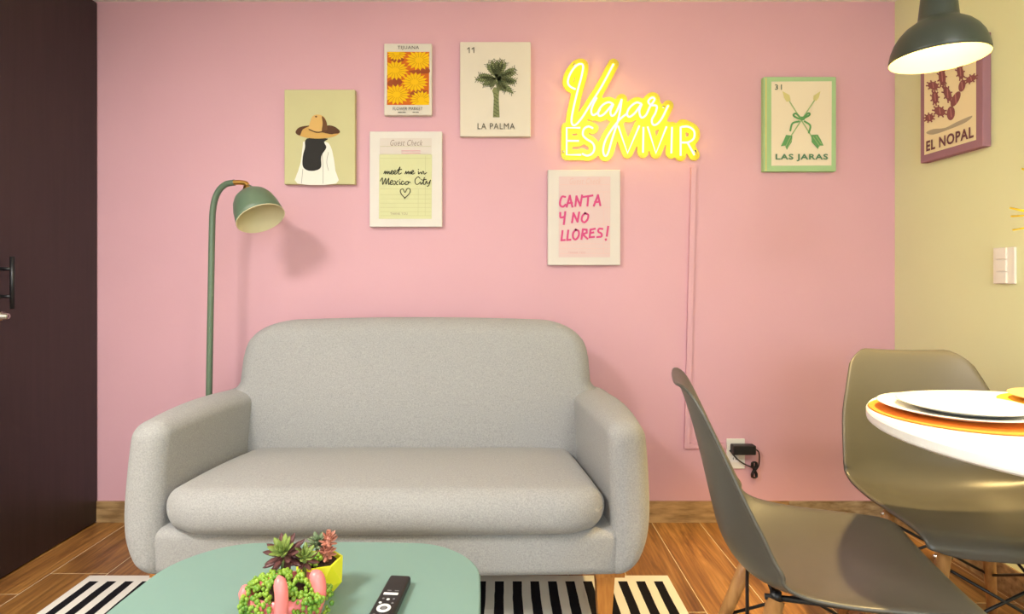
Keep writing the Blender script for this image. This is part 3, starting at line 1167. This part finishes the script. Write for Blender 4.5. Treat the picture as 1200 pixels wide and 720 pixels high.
part('cord', tube(catmull([PX(884, 526, YB - 0.03), PX(889, 530, YB - 0.028), PX(890, 538, YB - 0.025), PX(889, 546, YB - 0.022), PX(886, 551, YB - 0.02)], 5), 0.0028, 8),
     M_blackplastic, ad)
part('cord', tube(catmull([PX(855, 528, YB - 0.012), PX(859, 533, YB - 0.017), PX(866, 540, YB - 0.016), PX(874, 545, YB - 0.016), PX(881, 548, YB - 0.018)], 5), 0.0028, 8),
     M_blackplastic, ad)
bun = MB()
for i in range(4):
    e_ = []
    for k in range(13):
        t = 2 * math.pi * k / 12
        e_.append(PX(884 + 3.4 * math.sin(t) * math.cos(t) * 1.6 + (i - 1.5) * 0.7, 551 - 9.5 * math.cos(t), YB - 0.012 - 0.004 * i))
    bun.add(*tube(e_, 0.0026, 7))
bun.build('cord_bundle', M_blackplastic, ad)

# ------------------------------------------------------------------ light switch on the cream wall
sc = PR(1179, 311.5, XR)
sw = thing('light_switch', 'cream light switch plate with stacked rockers on the cream wall', 'light switch', (XR, sc.y, sc.z - 0.06))
part('plate', moved(rbox((0.004, 0.041, 0.06), 0.003, 2), (XR - 0.0042, sc.y, sc.z)), M_white_plastic, sw, False)
for k in range(3):
    part('rocker', moved(rbox((0.004, 0.019, 0.0185), 0.002, 2), (XR - 0.009, sc.y + 0.006, sc.z + 0.040 - 0.040 * k)), M_white_plastic, sw, False)

# ------------------------------------------------------------------ coffee table
M_green = mat('sage_lacquer', (120, 152, 142), rough=0.42, var=0.03, vscale=5)
TZ = 0.43
TCX, TCY = -0.375, 0.955
ct = thing('coffee_table', 'low coffee table with a rounded sage green top on the striped rug', 'table', (TCX, TCY, 0.008))


def squircle(cx, cy, hx, hy, r, z, n=14, bow=0.016):
    out = []
    for (sx, sy, a0_) in ((1, 1, 0), (-1, 1, 90), (-1, -1, 180), (1, -1, 270)):
        for i in range(n + 1):
            a = R(a0_ + 90.0 * i / n)
            x = sx * (hx - r) + r * math.cos(a)
            y_ = sy * (hy - r) + r * math.sin(a)
            out.append(Vector((cx + x, cy + y_, z)))
    # bow the sides outwards a little
    res = []
    m_ = len(out)
    for i in range(m_):
        res.append(out[i])
        j = (i + 1) % m_
        if (out[j] - out[i]).length > 0.1:
            for k in range(1, 8):
                res.append(out[i].lerp(out[j], k / 8))
    fin = []
    for p in res:
        dx, dy = (p.x - cx) / hx, (p.y - cy) / hy
        fin.append(Vector((p.x + bow * dx * (1 - min(1, abs(dy)) ** 2), p.y + bow * dy * (1 - min(1, abs(dx)) ** 2), z)))
    return fin


HX, HY = 0.318, 0.318
rings = [(0.008, TZ - 0.022), (0.0, TZ - 0.018), (0.0, TZ - 0.003), (0.003, TZ)]
vs_, fs_ = [], []
for (ins, z) in rings:
    vs_ += squircle(TCX, TCY, HX - ins, HY - ins, 0.135, z)
nn = len(vs_) // len(rings)
for r_ in range(len(rings) - 1):
    for i in range(nn):
        j = (i + 1) % nn
        fs_.append((r_ * nn + i, r_ * nn + j, (r_ + 1) * nn + j, (r_ + 1) * nn + i))
fs_ += [tuple(reversed(range(nn))), tuple(range((len(rings) - 1) * nn, len(rings) * nn))]
part('tabletop', (vs_, fs_), M_green, ct, False)
for (sx, sy) in ((1, 1), (-1, 1), (-1, -1), (1, -1)):
    part('leg', tube([(TCX + sx * 0.24, TCY + sy * 0.24, 0.0108), (TCX + sx * 0.19, TCY + sy * 0.19, TZ - 0.021)], 0.013, 12, 0.018), M_leg, ct)

# ------------------------------------------------------------------ remote control
rc = thing('remote_control', 'black remote control with white buttons lying on the coffee table', 'remote', (0, 0, 0), None)
pf, pn = Vector((-0.2, 1.108, 0)), Vector((-0.2142, 0.939, 0))
dirv = (pf - pn).normalized()
ctr = (pf + pn) / 2
ang = math.atan2(dirv.y, dirv.x) - math.pi / 2
rc.location = (ctr.x, ctr.y, TZ)
rc.rotation_euler = (0, 0, ang)
rc['_local'] = 1
HL = (pf - pn).length / 2


def rem_fn(x, y, z):
    return (x * (1 - 0.04 * (y / HL)), y, z + 0.0095 + 0.0004)


part('body', rbox((0.0215, HL, 0.009), 0.0055, 3, (2, 4, 1), rem_fn), M_blackplastic, rc)
zt = 0.0186


def disc(x, y, r, h, n=14):
    return lathe([(r, zt), (r, zt + h * 0.7), (r * 0.85, zt + h)], n, (x, y, 0))


M_btn = mat('white_button', (226, 226, 224), rough=0.5)
M_gbtn = mat('grey_button', (120, 120, 122), rough=0.5)
part('button', moved(rbox((0.0135, 0.0032, 0.001), 0.0008, 1), (0, HL - 0.068, zt + 0.0006)), M_btn, rc, False)
for (x, y, r) in ((-0.009, HL - 0.084, 0.0022), (0.0, HL - 0.086, 0.003), (0.010, HL - 0.084, 0.0022), (-0.011, HL - 0.097, 0.0028), (0.011, HL - 0.097, 0.0022)):
    part('button', disc(x, y, r, 0.0012), M_btn if r > 0.0025 else M_gbtn, rc, False)
for x in (-0.006, 0.008):
    part('button', moved(rbox((0.004, 0.0012, 0.0006), 0.0005, 1), (x, HL - 0.057, zt + 0.0003)), M_gbtn, rc, False)
ring = lathe([(0.0065, zt), (0.0068, zt + 0.0012), (0.0122, zt + 0.0012), (0.0128, zt)], 28, (0, HL - 0.113, 0), False, False)
part('navigation_ring', ring, M_btn, rc, False)
part('button', disc(0, HL - 0.113, 0.0045, 0.001), M_gbtn, rc, False)
for y in (HL - 0.134, HL - 0.146, HL - 0.158):
    for x in (-0.011, 0, 0.011):
        part('button', disc(x, y, 0.0032, 0.001), M_gbtn, rc, False)
for ch_ in list(rc.children):
    pass

# ------------------------------------------------------------------ succulents
M_lime = mat('lime_ceramic', (226, 228, 40), rough=0.35)
M_pinkpot = mat('pink_ceramic', (240, 130, 130), rough=0.3)
M_soil = mat('soil', (74, 52, 38), rough=1.0, rgb2=(40, 28, 22), vscale=120, bump=0.6, bscale=200)
M_bead = mat('bead_green', (150, 178, 58), rough=0.4, rgb2=(84, 132, 40), vscale=45)
M_rosgreen = mat('succulent_green', (138, 158, 74), rough=0.5, rgb2=(104, 122, 60), vscale=60)
M_burg = mat('succulent_burgundy', (112, 66, 62), rough=0.5, rgb2=(70, 40, 44), vscale=60)
M_rose = mat('succulent_rose', (206, 138, 114), rough=0.5, rgb2=(168, 104, 88), vscale=70)
M_grey = mat('succulent_grey', (124, 142, 104), rough=0.5, rgb2=(92, 112, 80), vscale=60)
leaf_cache = {}


def leaf_mesh(key, L, W, material):
    if key in leaf_cache:
        return leaf_cache[key]
    prof = [(0.0, 0.25), (0.25, 0.62), (0.55, 1.0), (0.8, 0.72), (0.93, 0.32)]
    vs_, fs_ = [], []
    for (t, w_) in prof:
        zc = 0.10 * L * t * t
        for (cx, cz) in ((-1, 0.15), (0, -0.42), (1, 0.15), (0, 0.25)):
            vs_.append((cx * W * w_ / 2, t * L, zc + cz * W * 0.5 * w_))
    k = len(prof)
    for i in range(k - 1):
        for j in range(4):
            j2 = (j + 1) % 4
            fs_.append((i * 4 + j, i * 4 + j2, (i + 1) * 4 + j2, (i + 1) * 4 + j))
    vs_.append((0, L, 0.12 * L))
    for j in range(4):
        fs_.append(((k - 1) * 4 + j, (k - 1) * 4 + (j + 1) % 4, len(vs_) - 1))
    fs_.append((3, 2, 1, 0))
    me = bpy.data.meshes.new('leaf')
    me.from_pydata(vs_, [], fs_)
    me.materials.append(material)
    me.polygons.foreach_set('use_smooth', [True] * len(me.polygons))
    leaf_cache[key] = me
    return me


def rosette(parent, name, center, axis, rings, stem_to, stem_mat):
    """rings: (count, length, width, tilt from axis in degrees, material, offset along axis)"""
    c = Vector(center)
    ax_ = Vector(axis).normalized()
    ros = MB().add(*tube([Vector(stem_to), c + ax_ * 0.004], 0.004, 8)).build(name, stem_mat, parent)
    q = Vector((0, 0, 1)).rotation_difference(ax_)
    base_ = parent.location
    for ri, (n_, L, W, tilt, mt, offz) in enumerate(rings):
        me = leaf_mesh((mt.name, round(L, 4), round(W, 4)), L, W, mt)
        for k in range(n_):
            a = 2 * math.pi * (k + 0.5 * (ri % 2)) / n_ + random.uniform(-0.12, 0.12)
            o = bpy.data.objects.new('leaf', me)
            rot = q.to_matrix().to_4x4() @ Matrix.Rotation(a, 4, 'Z') @ Matrix.Rotation(R(90 - tilt + random.uniform(-6, 6)), 4, 'X')
            o.parent = ros
            o.matrix_local = Matrix.Translation(c + ax_ * offz - base_ - ros.location) @ rot
            col.objects.link(o)
    return ros


ico = None


def bead_vf():
    bm = bmesh.new()
    bmesh.ops.create_icosphere(bm, subdivisions=1, radius=1.0)
    v = [p.co.copy() for p in bm.verts]
    f = [tuple(x.index for x in q.verts) for q in bm.faces]
    bm.free()
    return v, f


BV, BF = bead_vf()


def beads(name, pts, parent, material, r0=0.0032, r1=0.0048):
    m = MB()
    for p in pts:
        r = random.uniform(r0, r1)
        m.add([Vector(p) + Vector((b.x * r, b.y * r, b.z * r * 1.15)) for b in BV], BF)
    o = m.build(name, material, parent)
    o['kind'] = 'stuff'
    return o


# lime faceted pot
yc = Vector((-0.347, 1.075, TZ))
yp = thing('potted_succulent', 'lime yellow faceted pot with a rose-tinted upright succulent, farther of the two pots', 'plant', yc)
n_ = 6


def facet_ring(r, z, a0_=0.0, c=yc):
    return [c + Vector((r * math.cos(2 * math.pi * i / n_ + a0_), r * math.sin(2 * math.pi * i / n_ + a0_), z)) for i in range(n_)]


rr = [facet_ring(0.026, 0.0005, 0.3), facet_ring(0.046, 0.028, 0.3 + math.pi / 6), facet_ring(0.042, 0.066, 0.3), facet_ring(0.038, 0.066, 0.3),
      facet_ring(0.036, 0.056, 0.3)]
vs_ = [p for r_ in rr for p in r_]
fs_ = [tuple(reversed(range(n_))), tuple(range(4 * n_, 5 * n_))]
for i in range(n_):
    j = (i + 1) % n_
    fs_ += [(i, j, n_ + i), (j, n_ + j, n_ + i)]
    fs_ += [(n_ + i, 2 * n_ + j, 2 * n_ + i), (n_ + i, n_ + j, 2 * n_ + j)]
    for k in (2, 3):
        fs_.append((k * n_ + i, k * n_ + j, (k + 1) * n_ + j, (k + 1) * n_ + i))
part('pot', (vs_, fs_), M_lime, yp, False)
part('soil', lathe([(0.036, 0.054), (0.034, 0.058), (0.0, 0.060)], 16, yc, True, False), M_soil, yp)
top1 = yc + Vector((0.012, 0.004, 0.0))
rosette(yp, 'rosette', top1 + Vector((0.004, 0, 0.104)), (0.1, -0.25, 1), [(7, 0.020, 0.0085, 75, M_rose, -0.012), (6, 0.019, 0.008, 52, M_rose, -0.004), (5, 0.016, 0.007, 28, M_rose, 0.0), (3, 0.012, 0.006, 10, M_rose, 0.002)],
        top1 + Vector((0, 0, 0.058)), M_rose)
rosette(yp, 'rosette', top1 + Vector((0.0, -0.002, 0.078)), (0.1, -0.4, 1), [(8, 0.021, 0.009, 85, M_rose, -0.006), (7, 0.019, 0.0085, 58, M_rose, 0.0), (5, 0.014, 0.007, 30, M_rose, 0.002)],
        top1 + Vector((0, 0, 0.056)), M_rose)
gpos = yc + Vector((-0.008, 0.012, 0.09))
rosette(yp, 'rosette', gpos, (-0.1, -0.3, 1), [(7, 0.026, 0.011, 78, M_grey, -0.004), (6, 0.022, 0.01, 52, M_grey, 0.0), (4, 0.016, 0.008, 25, M_grey, 0.002)], gpos - Vector((0, 0, 0.034)), M_grey)
pts = []
for i in range(70):
    a, r = random.uniform(0, 2 * math.pi), 0.022 * math.sqrt(random.random())
    pts.append(yc + Vector((-0.016 + r * math.cos(a), -0.012 + r * math.sin(a) * 0.8, 0.062 + 0.018 * random.random())))
beads('bead_leaves', pts, yp, M_bead)

# pink planter with knobs
pk = Vector((-0.370, 0.968, TZ))
pp = thing('potted_succulent', 'pink ceramic planter with rounded knobs overflowing with green beads, nearest pot', 'plant', pk)


def bowl_fn(prof, sx, sy, tilt=0.0):
    v, f = lathe(prof, 36, (0, 0, 0), True, True)
    return [Vector((pk.x + p.x * sx, pk.y + p.y * sy, pk.z + p.z)) for p in v], f


part('pot', bowl_fn([(0.030, 0.0005), (0.042, 0.006), (0.054, 0.028), (0.058, 0.052), (0.055, 0.072), (0.051, 0.072), (0.049, 0.062)], 1.12, 0.92), M_pinkpot, pp)
part('soil', bowl_fn([(0.049, 0.058), (0.046, 0.063), (0.0, 0.066)], 1.12, 0.92), M_soil, pp)
# rounded knobs: one at the left, a bent finger at the front, one at the right
part('knob', tube(catmull([pk + Vector((-0.055, 0.0, 0.058)), pk + Vector((-0.066, -0.004, 0.062)), pk + Vector((-0.077, -0.008, 0.064))], 5), 0.0, 14,
                  rr=[0.0135] * 6 + [0.0135, 0.0132, 0.012, 0.0085, 0.001]), M_pinkpot, pp)
part('knob', tube(catmull([pk + Vector((0.006, -0.050, 0.012)), pk + Vector((0.014, -0.060, 0.05)), pk + Vector((0.016, -0.060, 0.09)), pk + Vector((0.008, -0.052, 0.118))], 5), 0.0, 14,
                  rr=[0.0105] * 12 + [0.0105, 0.0098, 0.0075, 0.001]), M_pinkpot, pp)
part('knob', tube(catmull([pk + Vector((0.046, -0.010, 0.03)), pk + Vector((0.060, -0.014, 0.06)), pk + Vector((0.058, -0.010, 0.086)), pk + Vector((0.046, -0.006, 0.102))], 5), 0.0, 14,
                  rr=[0.012] * 11 + [0.012, 0.0115, 0.010, 0.0075, 0.001]), M_pinkpot, pp)
rc0 = pk + Vector((-0.012, 0.022, 0.118))
rosette(pp, 'rosette', rc0, (-0.12, -0.55, 0.85), [(9, 0.040, 0.0125, 92, M_burg, -0.010), (9, 0.037, 0.012, 72, M_burg, -0.004), (8, 0.032, 0.012, 50, M_rosgreen, 0.0), (6, 0.025, 0.010, 30, M_rosgreen, 0.002),
                                               (4, 0.017, 0.007, 12, M_rosgreen, 0.003)], rc0 - Vector((0, 0.004, 0.058)), M_rosgreen)
rc1 = pk + Vector((0.022, 0.026, 0.108))
rosette(pp, 'rosette', rc1, (0.3, -0.4, 0.85), [(8, 0.028, 0.010, 85, M_burg, -0.006), (7, 0.025, 0.010, 58, M_rosgreen, 0.0), (5, 0.018, 0.008, 30, M_rosgreen, 0.002)], rc1 - Vector((0, 0.0, 0.046)), M_rosgreen)
pts = []
for i in range(460):
    # strands fall over the near and left rim
    a = random.uniform(math.pi * 0.95, math.pi * 2.05)
    s = random.random()
    if s < 0.5:
        r = 0.056 * math.sqrt(random.random())
        z = 0.068 + 0.026 * (1 - (r / 0.056) ** 2) + 0.008 * random.random()
    else:
        r = 0.058 + 0.010 * random.random()
        z = 0.072 - 0.055 * random.random() ** 1.3
    x, y_ = r * math.cos(a) * 1.14, r * math.sin(a) * 0.95
    if s >= 0.5 and (x < -0.062 and z > 0.045):
        continue
    if y_ < -0.045 and abs(x - 0.012) < 0.014:
        y_ += 0.02
    pts.append(pk + Vector((x, y_, z)))
beads('bead_leaves', pts, pp, M_bead)

# ------------------------------------------------------------------ dining chairs
M_shell = mat('charcoal_plastic', (78, 75, 68), rough=0.36, bump=0.06, bscale=500, spec=0.5)
M_dowel = mat('beech', (190, 140, 84), rough=0.45, rgb2=(160, 110, 60), vscale=10, stretch=(8, 8, 1))
prof = [(0.236, 0.404), (0.234, 0.422), (0.222, 0.436), (0.19, 0.441), (0.10, 0.431), (0.0, 0.417), (-0.09, 0.412), (-0.15, 0.428), (-0.187, 0.472), (-0.206, 0.54),
        (-0.224, 0.62), (-0.244, 0.70), (-0.264, 0.765), (-0.278, 0.796), (-0.290, 0.803)]
hwid = [0.200, 0.205, 0.209, 0.215, 0.222, 0.230, 0.235, 0.237, 0.236, 0.228, 0.214, 0.190, 0.168, 0.155, 0.146]
lift = [0.004, 0.006, 0.008, 0.012, 0.024, 0.040, 0.058, 0.076, 0.082, 0.070, 0.050, 0.034, 0.022, 0.015, 0.010]


def samp(arr, s):
    x = s * (len(arr) - 1)
    i = max(0, min(len(arr) - 2, int(x)))
    f = x - i
    a = arr[max(0, i - 1)]
    b = arr[i]
    c = arr[i + 1]
    d = arr[min(len(arr) - 1, i + 2)]
    h = lambda p0, p1, p2, p3: 0.5 * (2 * p1 + (p2 - p0) * f + (2 * p0 - 5 * p1 + 4 * p2 - p3) * f * f + (3 * p1 - p0 - 3 * p2 + p3) * f ** 3)
    if isinstance(b, tuple):
        return tuple(h(*q) for q in zip(a, b, c, d))
    return h(a, b, c, d)


def shell_vf():
    NU, NV = 26, 60
    vs_, fs_ = [], []
    for j in range(NV + 1):
        v = j / NV
        for i in range(NU + 1):
            u = -1 + 2 * i / NU
            u = math.sin(u * math.pi / 2) * 0.6 + u * 0.4
            au = abs(u)
            s0, s1 = 0.075 * au ** 5, 1 - 0.15 * au ** 4.5
            s = s0 + (s1 - s0) * v
            c = samp(prof, s)
            e = 0.004
            c1, c2 = samp(prof, max(0, s - e)), samp(prof, min(1, s + e))
            t = Vector((c2[0] - c1[0], 0, c2[1] - c1[1])).normalized()
            nrm = Vector((-t.z, 0, t.x))       # towards the sitter
            if nrm.z < 0 and s < 0.4:
                nrm = -nrm
            if s > 0.06:
                nrm = Vector((abs(t.z) if t.z > 0 else -t.z, 0, -t.x)) if t.x < 0 else nrm
                nrm = Vector((t.z, 0, -t.x))
            else:
                nrm = Vector((t.z, 0, -t.x)).lerp(Vector((0, 0, 1)), 0.7)
            L = samp(lift, s)
            hw = samp(hwid, s)
            off = L * au ** 2.4
            # rolled rim
            if au > 0.93:
                off -= 0.004 * ((au - 0.93) / 0.07) ** 2
            p = Vector((c[0], 0, c[1])) + nrm * off
            p.y = hw * u
            vs_.append(p)
    W = NU + 1
    for j in range(NV):
        for i in range(NU):
            fs_.append((j * W + i, j * W + i + 1, (j + 1) * W + i + 1, (j + 1) * W + i))
    return vs_, fs_


def make_chair(rear_foot):
    t = thing('dining_chair', '', 'chair', (0, 0, 0), 'moulded dining chairs at the white table')
    t['_local'] = 1
    sh = part('seat_shell', shell_vf(), M_shell, t)
    so_ = sh.modifiers.new('thick', 'SOLIDIFY')
    so_.thickness = 0.006
    so_.offset = 0.0
    mounts = {}
    for sx in (1, -1):
        for sy in (1, -1):
            topx = 0.135 if sx > 0 else -0.10
            a = Vector((topx, sy * 0.115, 0.392))
            b = Vector((0.205 if sx > 0 else -0.215, sy * 0.205, 0.003 if sx > 0 else rear_foot))
            mounts[(sx, sy)] = (a, b)
            lg = part('leg', tube([b, b.lerp(a, 0.5), a], 0.0, 14, rr=[0.0105, 0.0145, 0.0165]), M_dowel, t)
            k = a.lerp(b, 0.07)
            part('bolt', [tube([k + Vector((0, sy * -0.02, 0)), k + Vector((0, sy * 0.021, 0))], 0.0045, 8)], M_chrome, lg)
    br = MB()

    def rod(p, q):
        br.add(*tube([p, q], 0.0038, 8))
    for (k1, k2) in (((1, 1), (1, -1)), ((-1, 1), (-1, -1)), ((1, 1), (-1, 1)), ((1, -1), (-1, -1))):
        a1, b1_ = mounts[k1]
        a2, b2_ = mounts[k2]
        rod(a1.lerp(b1_, 0.12), a2.lerp(b2_, 0.52))
        rod(a2.lerp(b2_, 0.12), a1.lerp(b1_, 0.52))
    br.build('wire_brace', M_black, t)
    fr = MB()
    for sy in (1, -1):
        a1, a2 = mounts[(1, sy)][0], mounts[(-1, sy)][0]
        fr.add(*tube([a1 + Vector((0.02, 0, 0.004)), a2 + Vector((-0.02, 0, 0.004))], 0.006, 8))
    for sx in (1, -1):
        a1, a2 = mounts[(sx, 1)][0], mounts[(sx, -1)][0]
        fr.add(*tube([a1 + Vector((0, 0, 0.004)), a2 + Vector((0, 0, 0.004))], 0.006, 8))
    fr.build('seat_frame', M_black, t)
    for sx in (1, -1):
        for sy in (1, -1):
            a = mounts[(sx, sy)][0]
            part('mount', tube([a + Vector((0, 0, 0.0)), a + Vector((0, 0, 0.016))], 0.011, 12), M_blackplastic, t)
    return t


def copy_tree(o, parent=None):
    c = o.copy()
    col.objects.link(c)
    c.parent = parent
    for k in list(o.children):
        copy_tree(k, c)
    return c


chair = make_chair(0.0115)     # its rear legs stand on the rug
chair2 = make_chair(0.003)
chair.location = (0.662, 1.21, 0)
chair.rotation_euler = (0, 0, R(-14))
chair['label'] = 'charcoal moulded dining chair seen from the side, in front of the pink wall'
chair2.location = (1.185, 1.47, 0)
chair2.rotation_euler = (0, 0, R(-90 - 9))
chair2['label'] = 'charcoal moulded dining chair behind the white table, by the cream wall'

# ------------------------------------------------------------------ dining table and what stands on it
DX, DY, DZ, DR = 1.138, 1.08, 0.74, 0.38
dt = thing('dining_table', 'round white dining table under the pendant lamp', 'table', (DX, DY, 0))
part('tabletop', lathe([(DR - 0.006, DZ - 0.026), (DR - 0.001, DZ - 0.022), (DR, DZ - 0.018), (DR, DZ - 0.005), (DR - 0.003, DZ)], 96, (DX, DY, 0)), M_white, dt, False)
part('pedestal', lathe([(0.17, 0.0005), (0.17, 0.006), (0.15, 0.014), (0.06, 0.03), (0.035, 0.06), (0.028, 0.2), (0.026, 0.5), (0.034, 0.66), (0.07, 0.7), (0.1, DZ - 0.0265)], 48,
                       (DX, DY, 0)), M_white, dt)
M_mat1 = mat('orange_placemat', (238, 132, 34), rough=0.8, var=0.15, vscale=150, bump=0.4, bscale=300)
M_mat2 = mat('yellow_placemat', (240, 190, 50), rough=0.8, var=0.12, vscale=150, bump=0.4, bscale=300)
M_plate = mat('grey_white_ceramic', (222, 222, 220), rough=0.25)
M_plate2 = mat('pale_ceramic', (230, 228, 220), rough=0.22)
M_tan = mat('tan_stoneware', (206, 166, 118), rough=0.4, var=0.08, vscale=40)
M_brownbowl = mat('brown_stoneware', (112, 74, 48), rough=0.35)


def round_thing(name, label, cat, prof_, c, material, group=None, seg=64):
    o = MB().add(*lathe(prof_, seg, c, True, True)).build(name, material, None, True, c)
    return tag(o, label, cat, group)


round_thing('placemat', 'round orange placemat under the stacked plates on the white table', 'placemat',
            [(0.163, 0.0004), (0.165, 0.002), (0.163, 0.0035)], (0.957, 1.19, DZ), M_mat1)
round_thing('placemat', 'round yellow placemat under the tan plate on the white table', 'placemat',
            [(0.128, 0.0004), (0.13, 0.002), (0.128, 0.0035)], (1.28, 1.28, DZ), M_mat2)


def plate_prof(r, h):
    return [(r * 0.55, 0.0003), (r * 0.6, 0.0006), (r * 0.97, h - 0.003), (r, h - 0.001), (r * 0.985, h), (r * 0.7, h * 0.55), (r * 0.62, h * 0.42), (0.002, h * 0.40)]


round_thing('plate', 'large grey-white dinner plate on the orange placemat', 'plate', plate_prof(0.14, 0.017), (0.947, 1.191, DZ + 0.0036), M_plate)
round_thing('plate', 'smaller pale plate stacked on the large dinner plate', 'plate', plate_prof(0.115, 0.016), (0.958, 1.188, DZ + 0.0115), M_plate2)
round_thing('plate', 'tan stoneware plate on the yellow placemat at the far side of the table', 'plate', plate_prof(0.112, 0.016), (1.28, 1.28, DZ + 0.0036), M_tan)
round_thing('bowl', 'small dark brown bowl standing on the tan plate', 'bowl',
            [(0.03, 0.0003), (0.05, 0.006), (0.072, 0.018), (0.07, 0.018), (0.045, 0.008), (0.002, 0.006)], (1.285, 1.275, DZ + 0.0105), M_brownbowl)
# vase with yellow dried leaves
vc = Vector((1.2, 0.99, DZ))
va = thing('vase', 'vase of yellow dried leaves on the white table, leaf tips reaching past the light switch', 'vase', vc)
part('vase_body', lathe([(0.03, 0.0004), (0.042, 0.02), (0.048, 0.07), (0.036, 0.13), (0.022, 0.17), (0.024, 0.19), (0.021, 0.19), (0.018, 0.17), (0.02, 0.1), (0.005, 0.02)], 32, vc),
     M_white, va)
M_yleaf = mat('yellow_leaf', (246, 226, 50), rough=0.6, rgb2=(236, 204, 30), vscale=40)
tips = [PX(1183, 244, 1.06), PX(1184.5, 254, 1.05), PX(1186.5, 270, 1.04), PX(1197, 198, 1.02), PX(1240, 170, 0.96), PX(1300, 150, 0.95), PX(1420, 160, 0.95), PX(1480, 200, 0.95), PX(1440, 240, 0.9)]
mouth = vc + Vector((0, 0, 0.185))
for tp in tips:
    midp = (mouth + tp) / 2 + Vector((0, 0, 0.06 + 0.05 * random.random()))
    path = catmull([vc + Vector((0, 0, 0.05)), mouth, midp, tp], 8)
    part('stem', tube(path[:17], 0.0016, 6), M_yleaf, va)
    blade = path[13:]
    n_b = len(blade)
    vs_, fs_ = [], []
    for i, p in enumerate(blade):
        t = i / (n_b - 1)
        wd = 0.016 * math.sin(math.pi * min(1, 0.08 + t * 0.92)) ** 0.7 + 0.0004
        d = (blade[min(i + 1, n_b - 1)] - blade[max(i - 1, 0)]).normalized()
        s = d.cross(Vector((0, 0, 1))).normalized()
        upv = s.cross(d)
        vs_ += [p + s * wd + upv * 0.002, p - upv * 0.001, p - s * wd + upv * 0.002, p + upv * 0.0005]
    for i in range(n_b - 1):
        for j in range(4):
            j2 = (j + 1) % 4
            fs_.append((i * 4 + j, i * 4 + j2, (i + 1) * 4 + j2, (i + 1) * 4 + j))
    part('leaf', (vs_, fs_), M_yleaf, va)

# ------------------------------------------------------------------ pendant lamp
PC = Vector((1.062, 1.39, 1.562))
M_pend = mat('charcoal_green_metal', (52, 60, 54), rough=0.38, var=0.06, vscale=10)
M_pendin = mat('cream_lining', (240, 222, 160), rough=0.5)
pl = thing('pendant_lamp', 'dark green metal pendant lamp with a cream inside, lit above the white table', 'lamp', PC)
K = 0.785
out_ = [(0.130 * K, 0.0), (0.1295 * K, 0.008), (0.125 * K, 0.026), (0.116 * K, 0.046), (0.103 * K, 0.063), (0.086 * K, 0.078), (0.066 * K, 0.089),
        (0.0435, 0.095), (0.0415, 0.1), (0.036, 0.155), (0.033, 0.162), (0.02, 0.166), (0.0, 0.167)]
ps = part('lamp_shade', lathe([(0.1285 * K, -0.0005)] + out_, 64, PC, False, False), M_pend, pl)
in_ = [(0.1285 * K, -0.0004), (0.1275 * K, 0.008), (0.123 * K, 0.026), (0.114 * K, 0.045), (0.101 * K, 0.061), (0.084 * K, 0.076), (0.064 * K, 0.086), (0.04, 0.091),
       (0.034, 0.094), (0.03, 0.14), (0.0, 0.141)]
part('shade_lining', lathe(in_, 64, PC, False, False), M_pendin, ps)
part('cord', tube([PC + Vector((0, 0, 0.165)), (PC.x, PC.y, ZC - 0.02)], 0.0035, 8), M_black, pl)
part('ceiling_canopy', lathe([(0.048, -0.024), (0.05, -0.02), (0.05, -0.0005)], 32, (PC.x, PC.y, ZC)), M_pend, pl)
part('bulb', lathe([(0.0, 0.042), (0.012, 0.044), (0.022, 0.054), (0.026, 0.068), (0.022, 0.084), (0.014, 0.1), (0.012, 0.13)], 24, PC, False, False),
     emis('pendant_bulb_glow', (1.0, 0.82, 0.42), 70.0), pl)
sl = bpy.data.lights.new('pendant_spot', 'SPOT')
sl.energy = 108.0
sl.color = (1.0, 0.70, 0.28)
sl.spot_size = R(78)
sl.spot_blend = 0.5
sl.shadow_soft_size = 0.025
slo = bpy.data.objects.new('pendant_spot', sl)
slo.location = (0, 0, 0.036)
slo.parent = pl
col.objects.link(slo)

# ------------------------------------------------------------------ ceiling lamp in front of the door (out of the frame)
CL = Vector((-1.25, 0.3, ZC))
cl = thing('unseen_ceiling_lamp', 'round white ceiling lamp on the left side of the room, above the frame', 'lamp', CL)
part('housing', lathe([(0.235, -0.03), (0.24, -0.026), (0.24, -0.0005)], 48, CL, False, True), M_white, cl)
part('diffuser', lathe([(0.0, -0.0285), (0.2, -0.0285), (0.232, -0.027)], 48, CL, False, False), emis('ceiling_lamp_glow', (1.0, 0.96, 0.90), 98.0), cl)
CL2 = Vector((0.85, -0.1, ZC))  # second lamp, unseen, added to balance the light from the right
cl2 = thing('unseen_ceiling_lamp', 'round white ceiling lamp added on the right to balance the light, unseen above the frame', 'lamp', CL2)
part('housing', lathe([(0.235, -0.03), (0.24, -0.026), (0.24, -0.0005)], 48, CL2, False, True), M_white, cl2)
part('diffuser', lathe([(0.0, -0.0285), (0.2, -0.0285), (0.232, -0.027)], 48, CL2, False, False), emis('added_lamp_glow_right', (1.0, 0.96, 0.90), 40.0), cl2)
for o in bpy.data.objects:
    if '_local' in o.keys():
        del o['_local']
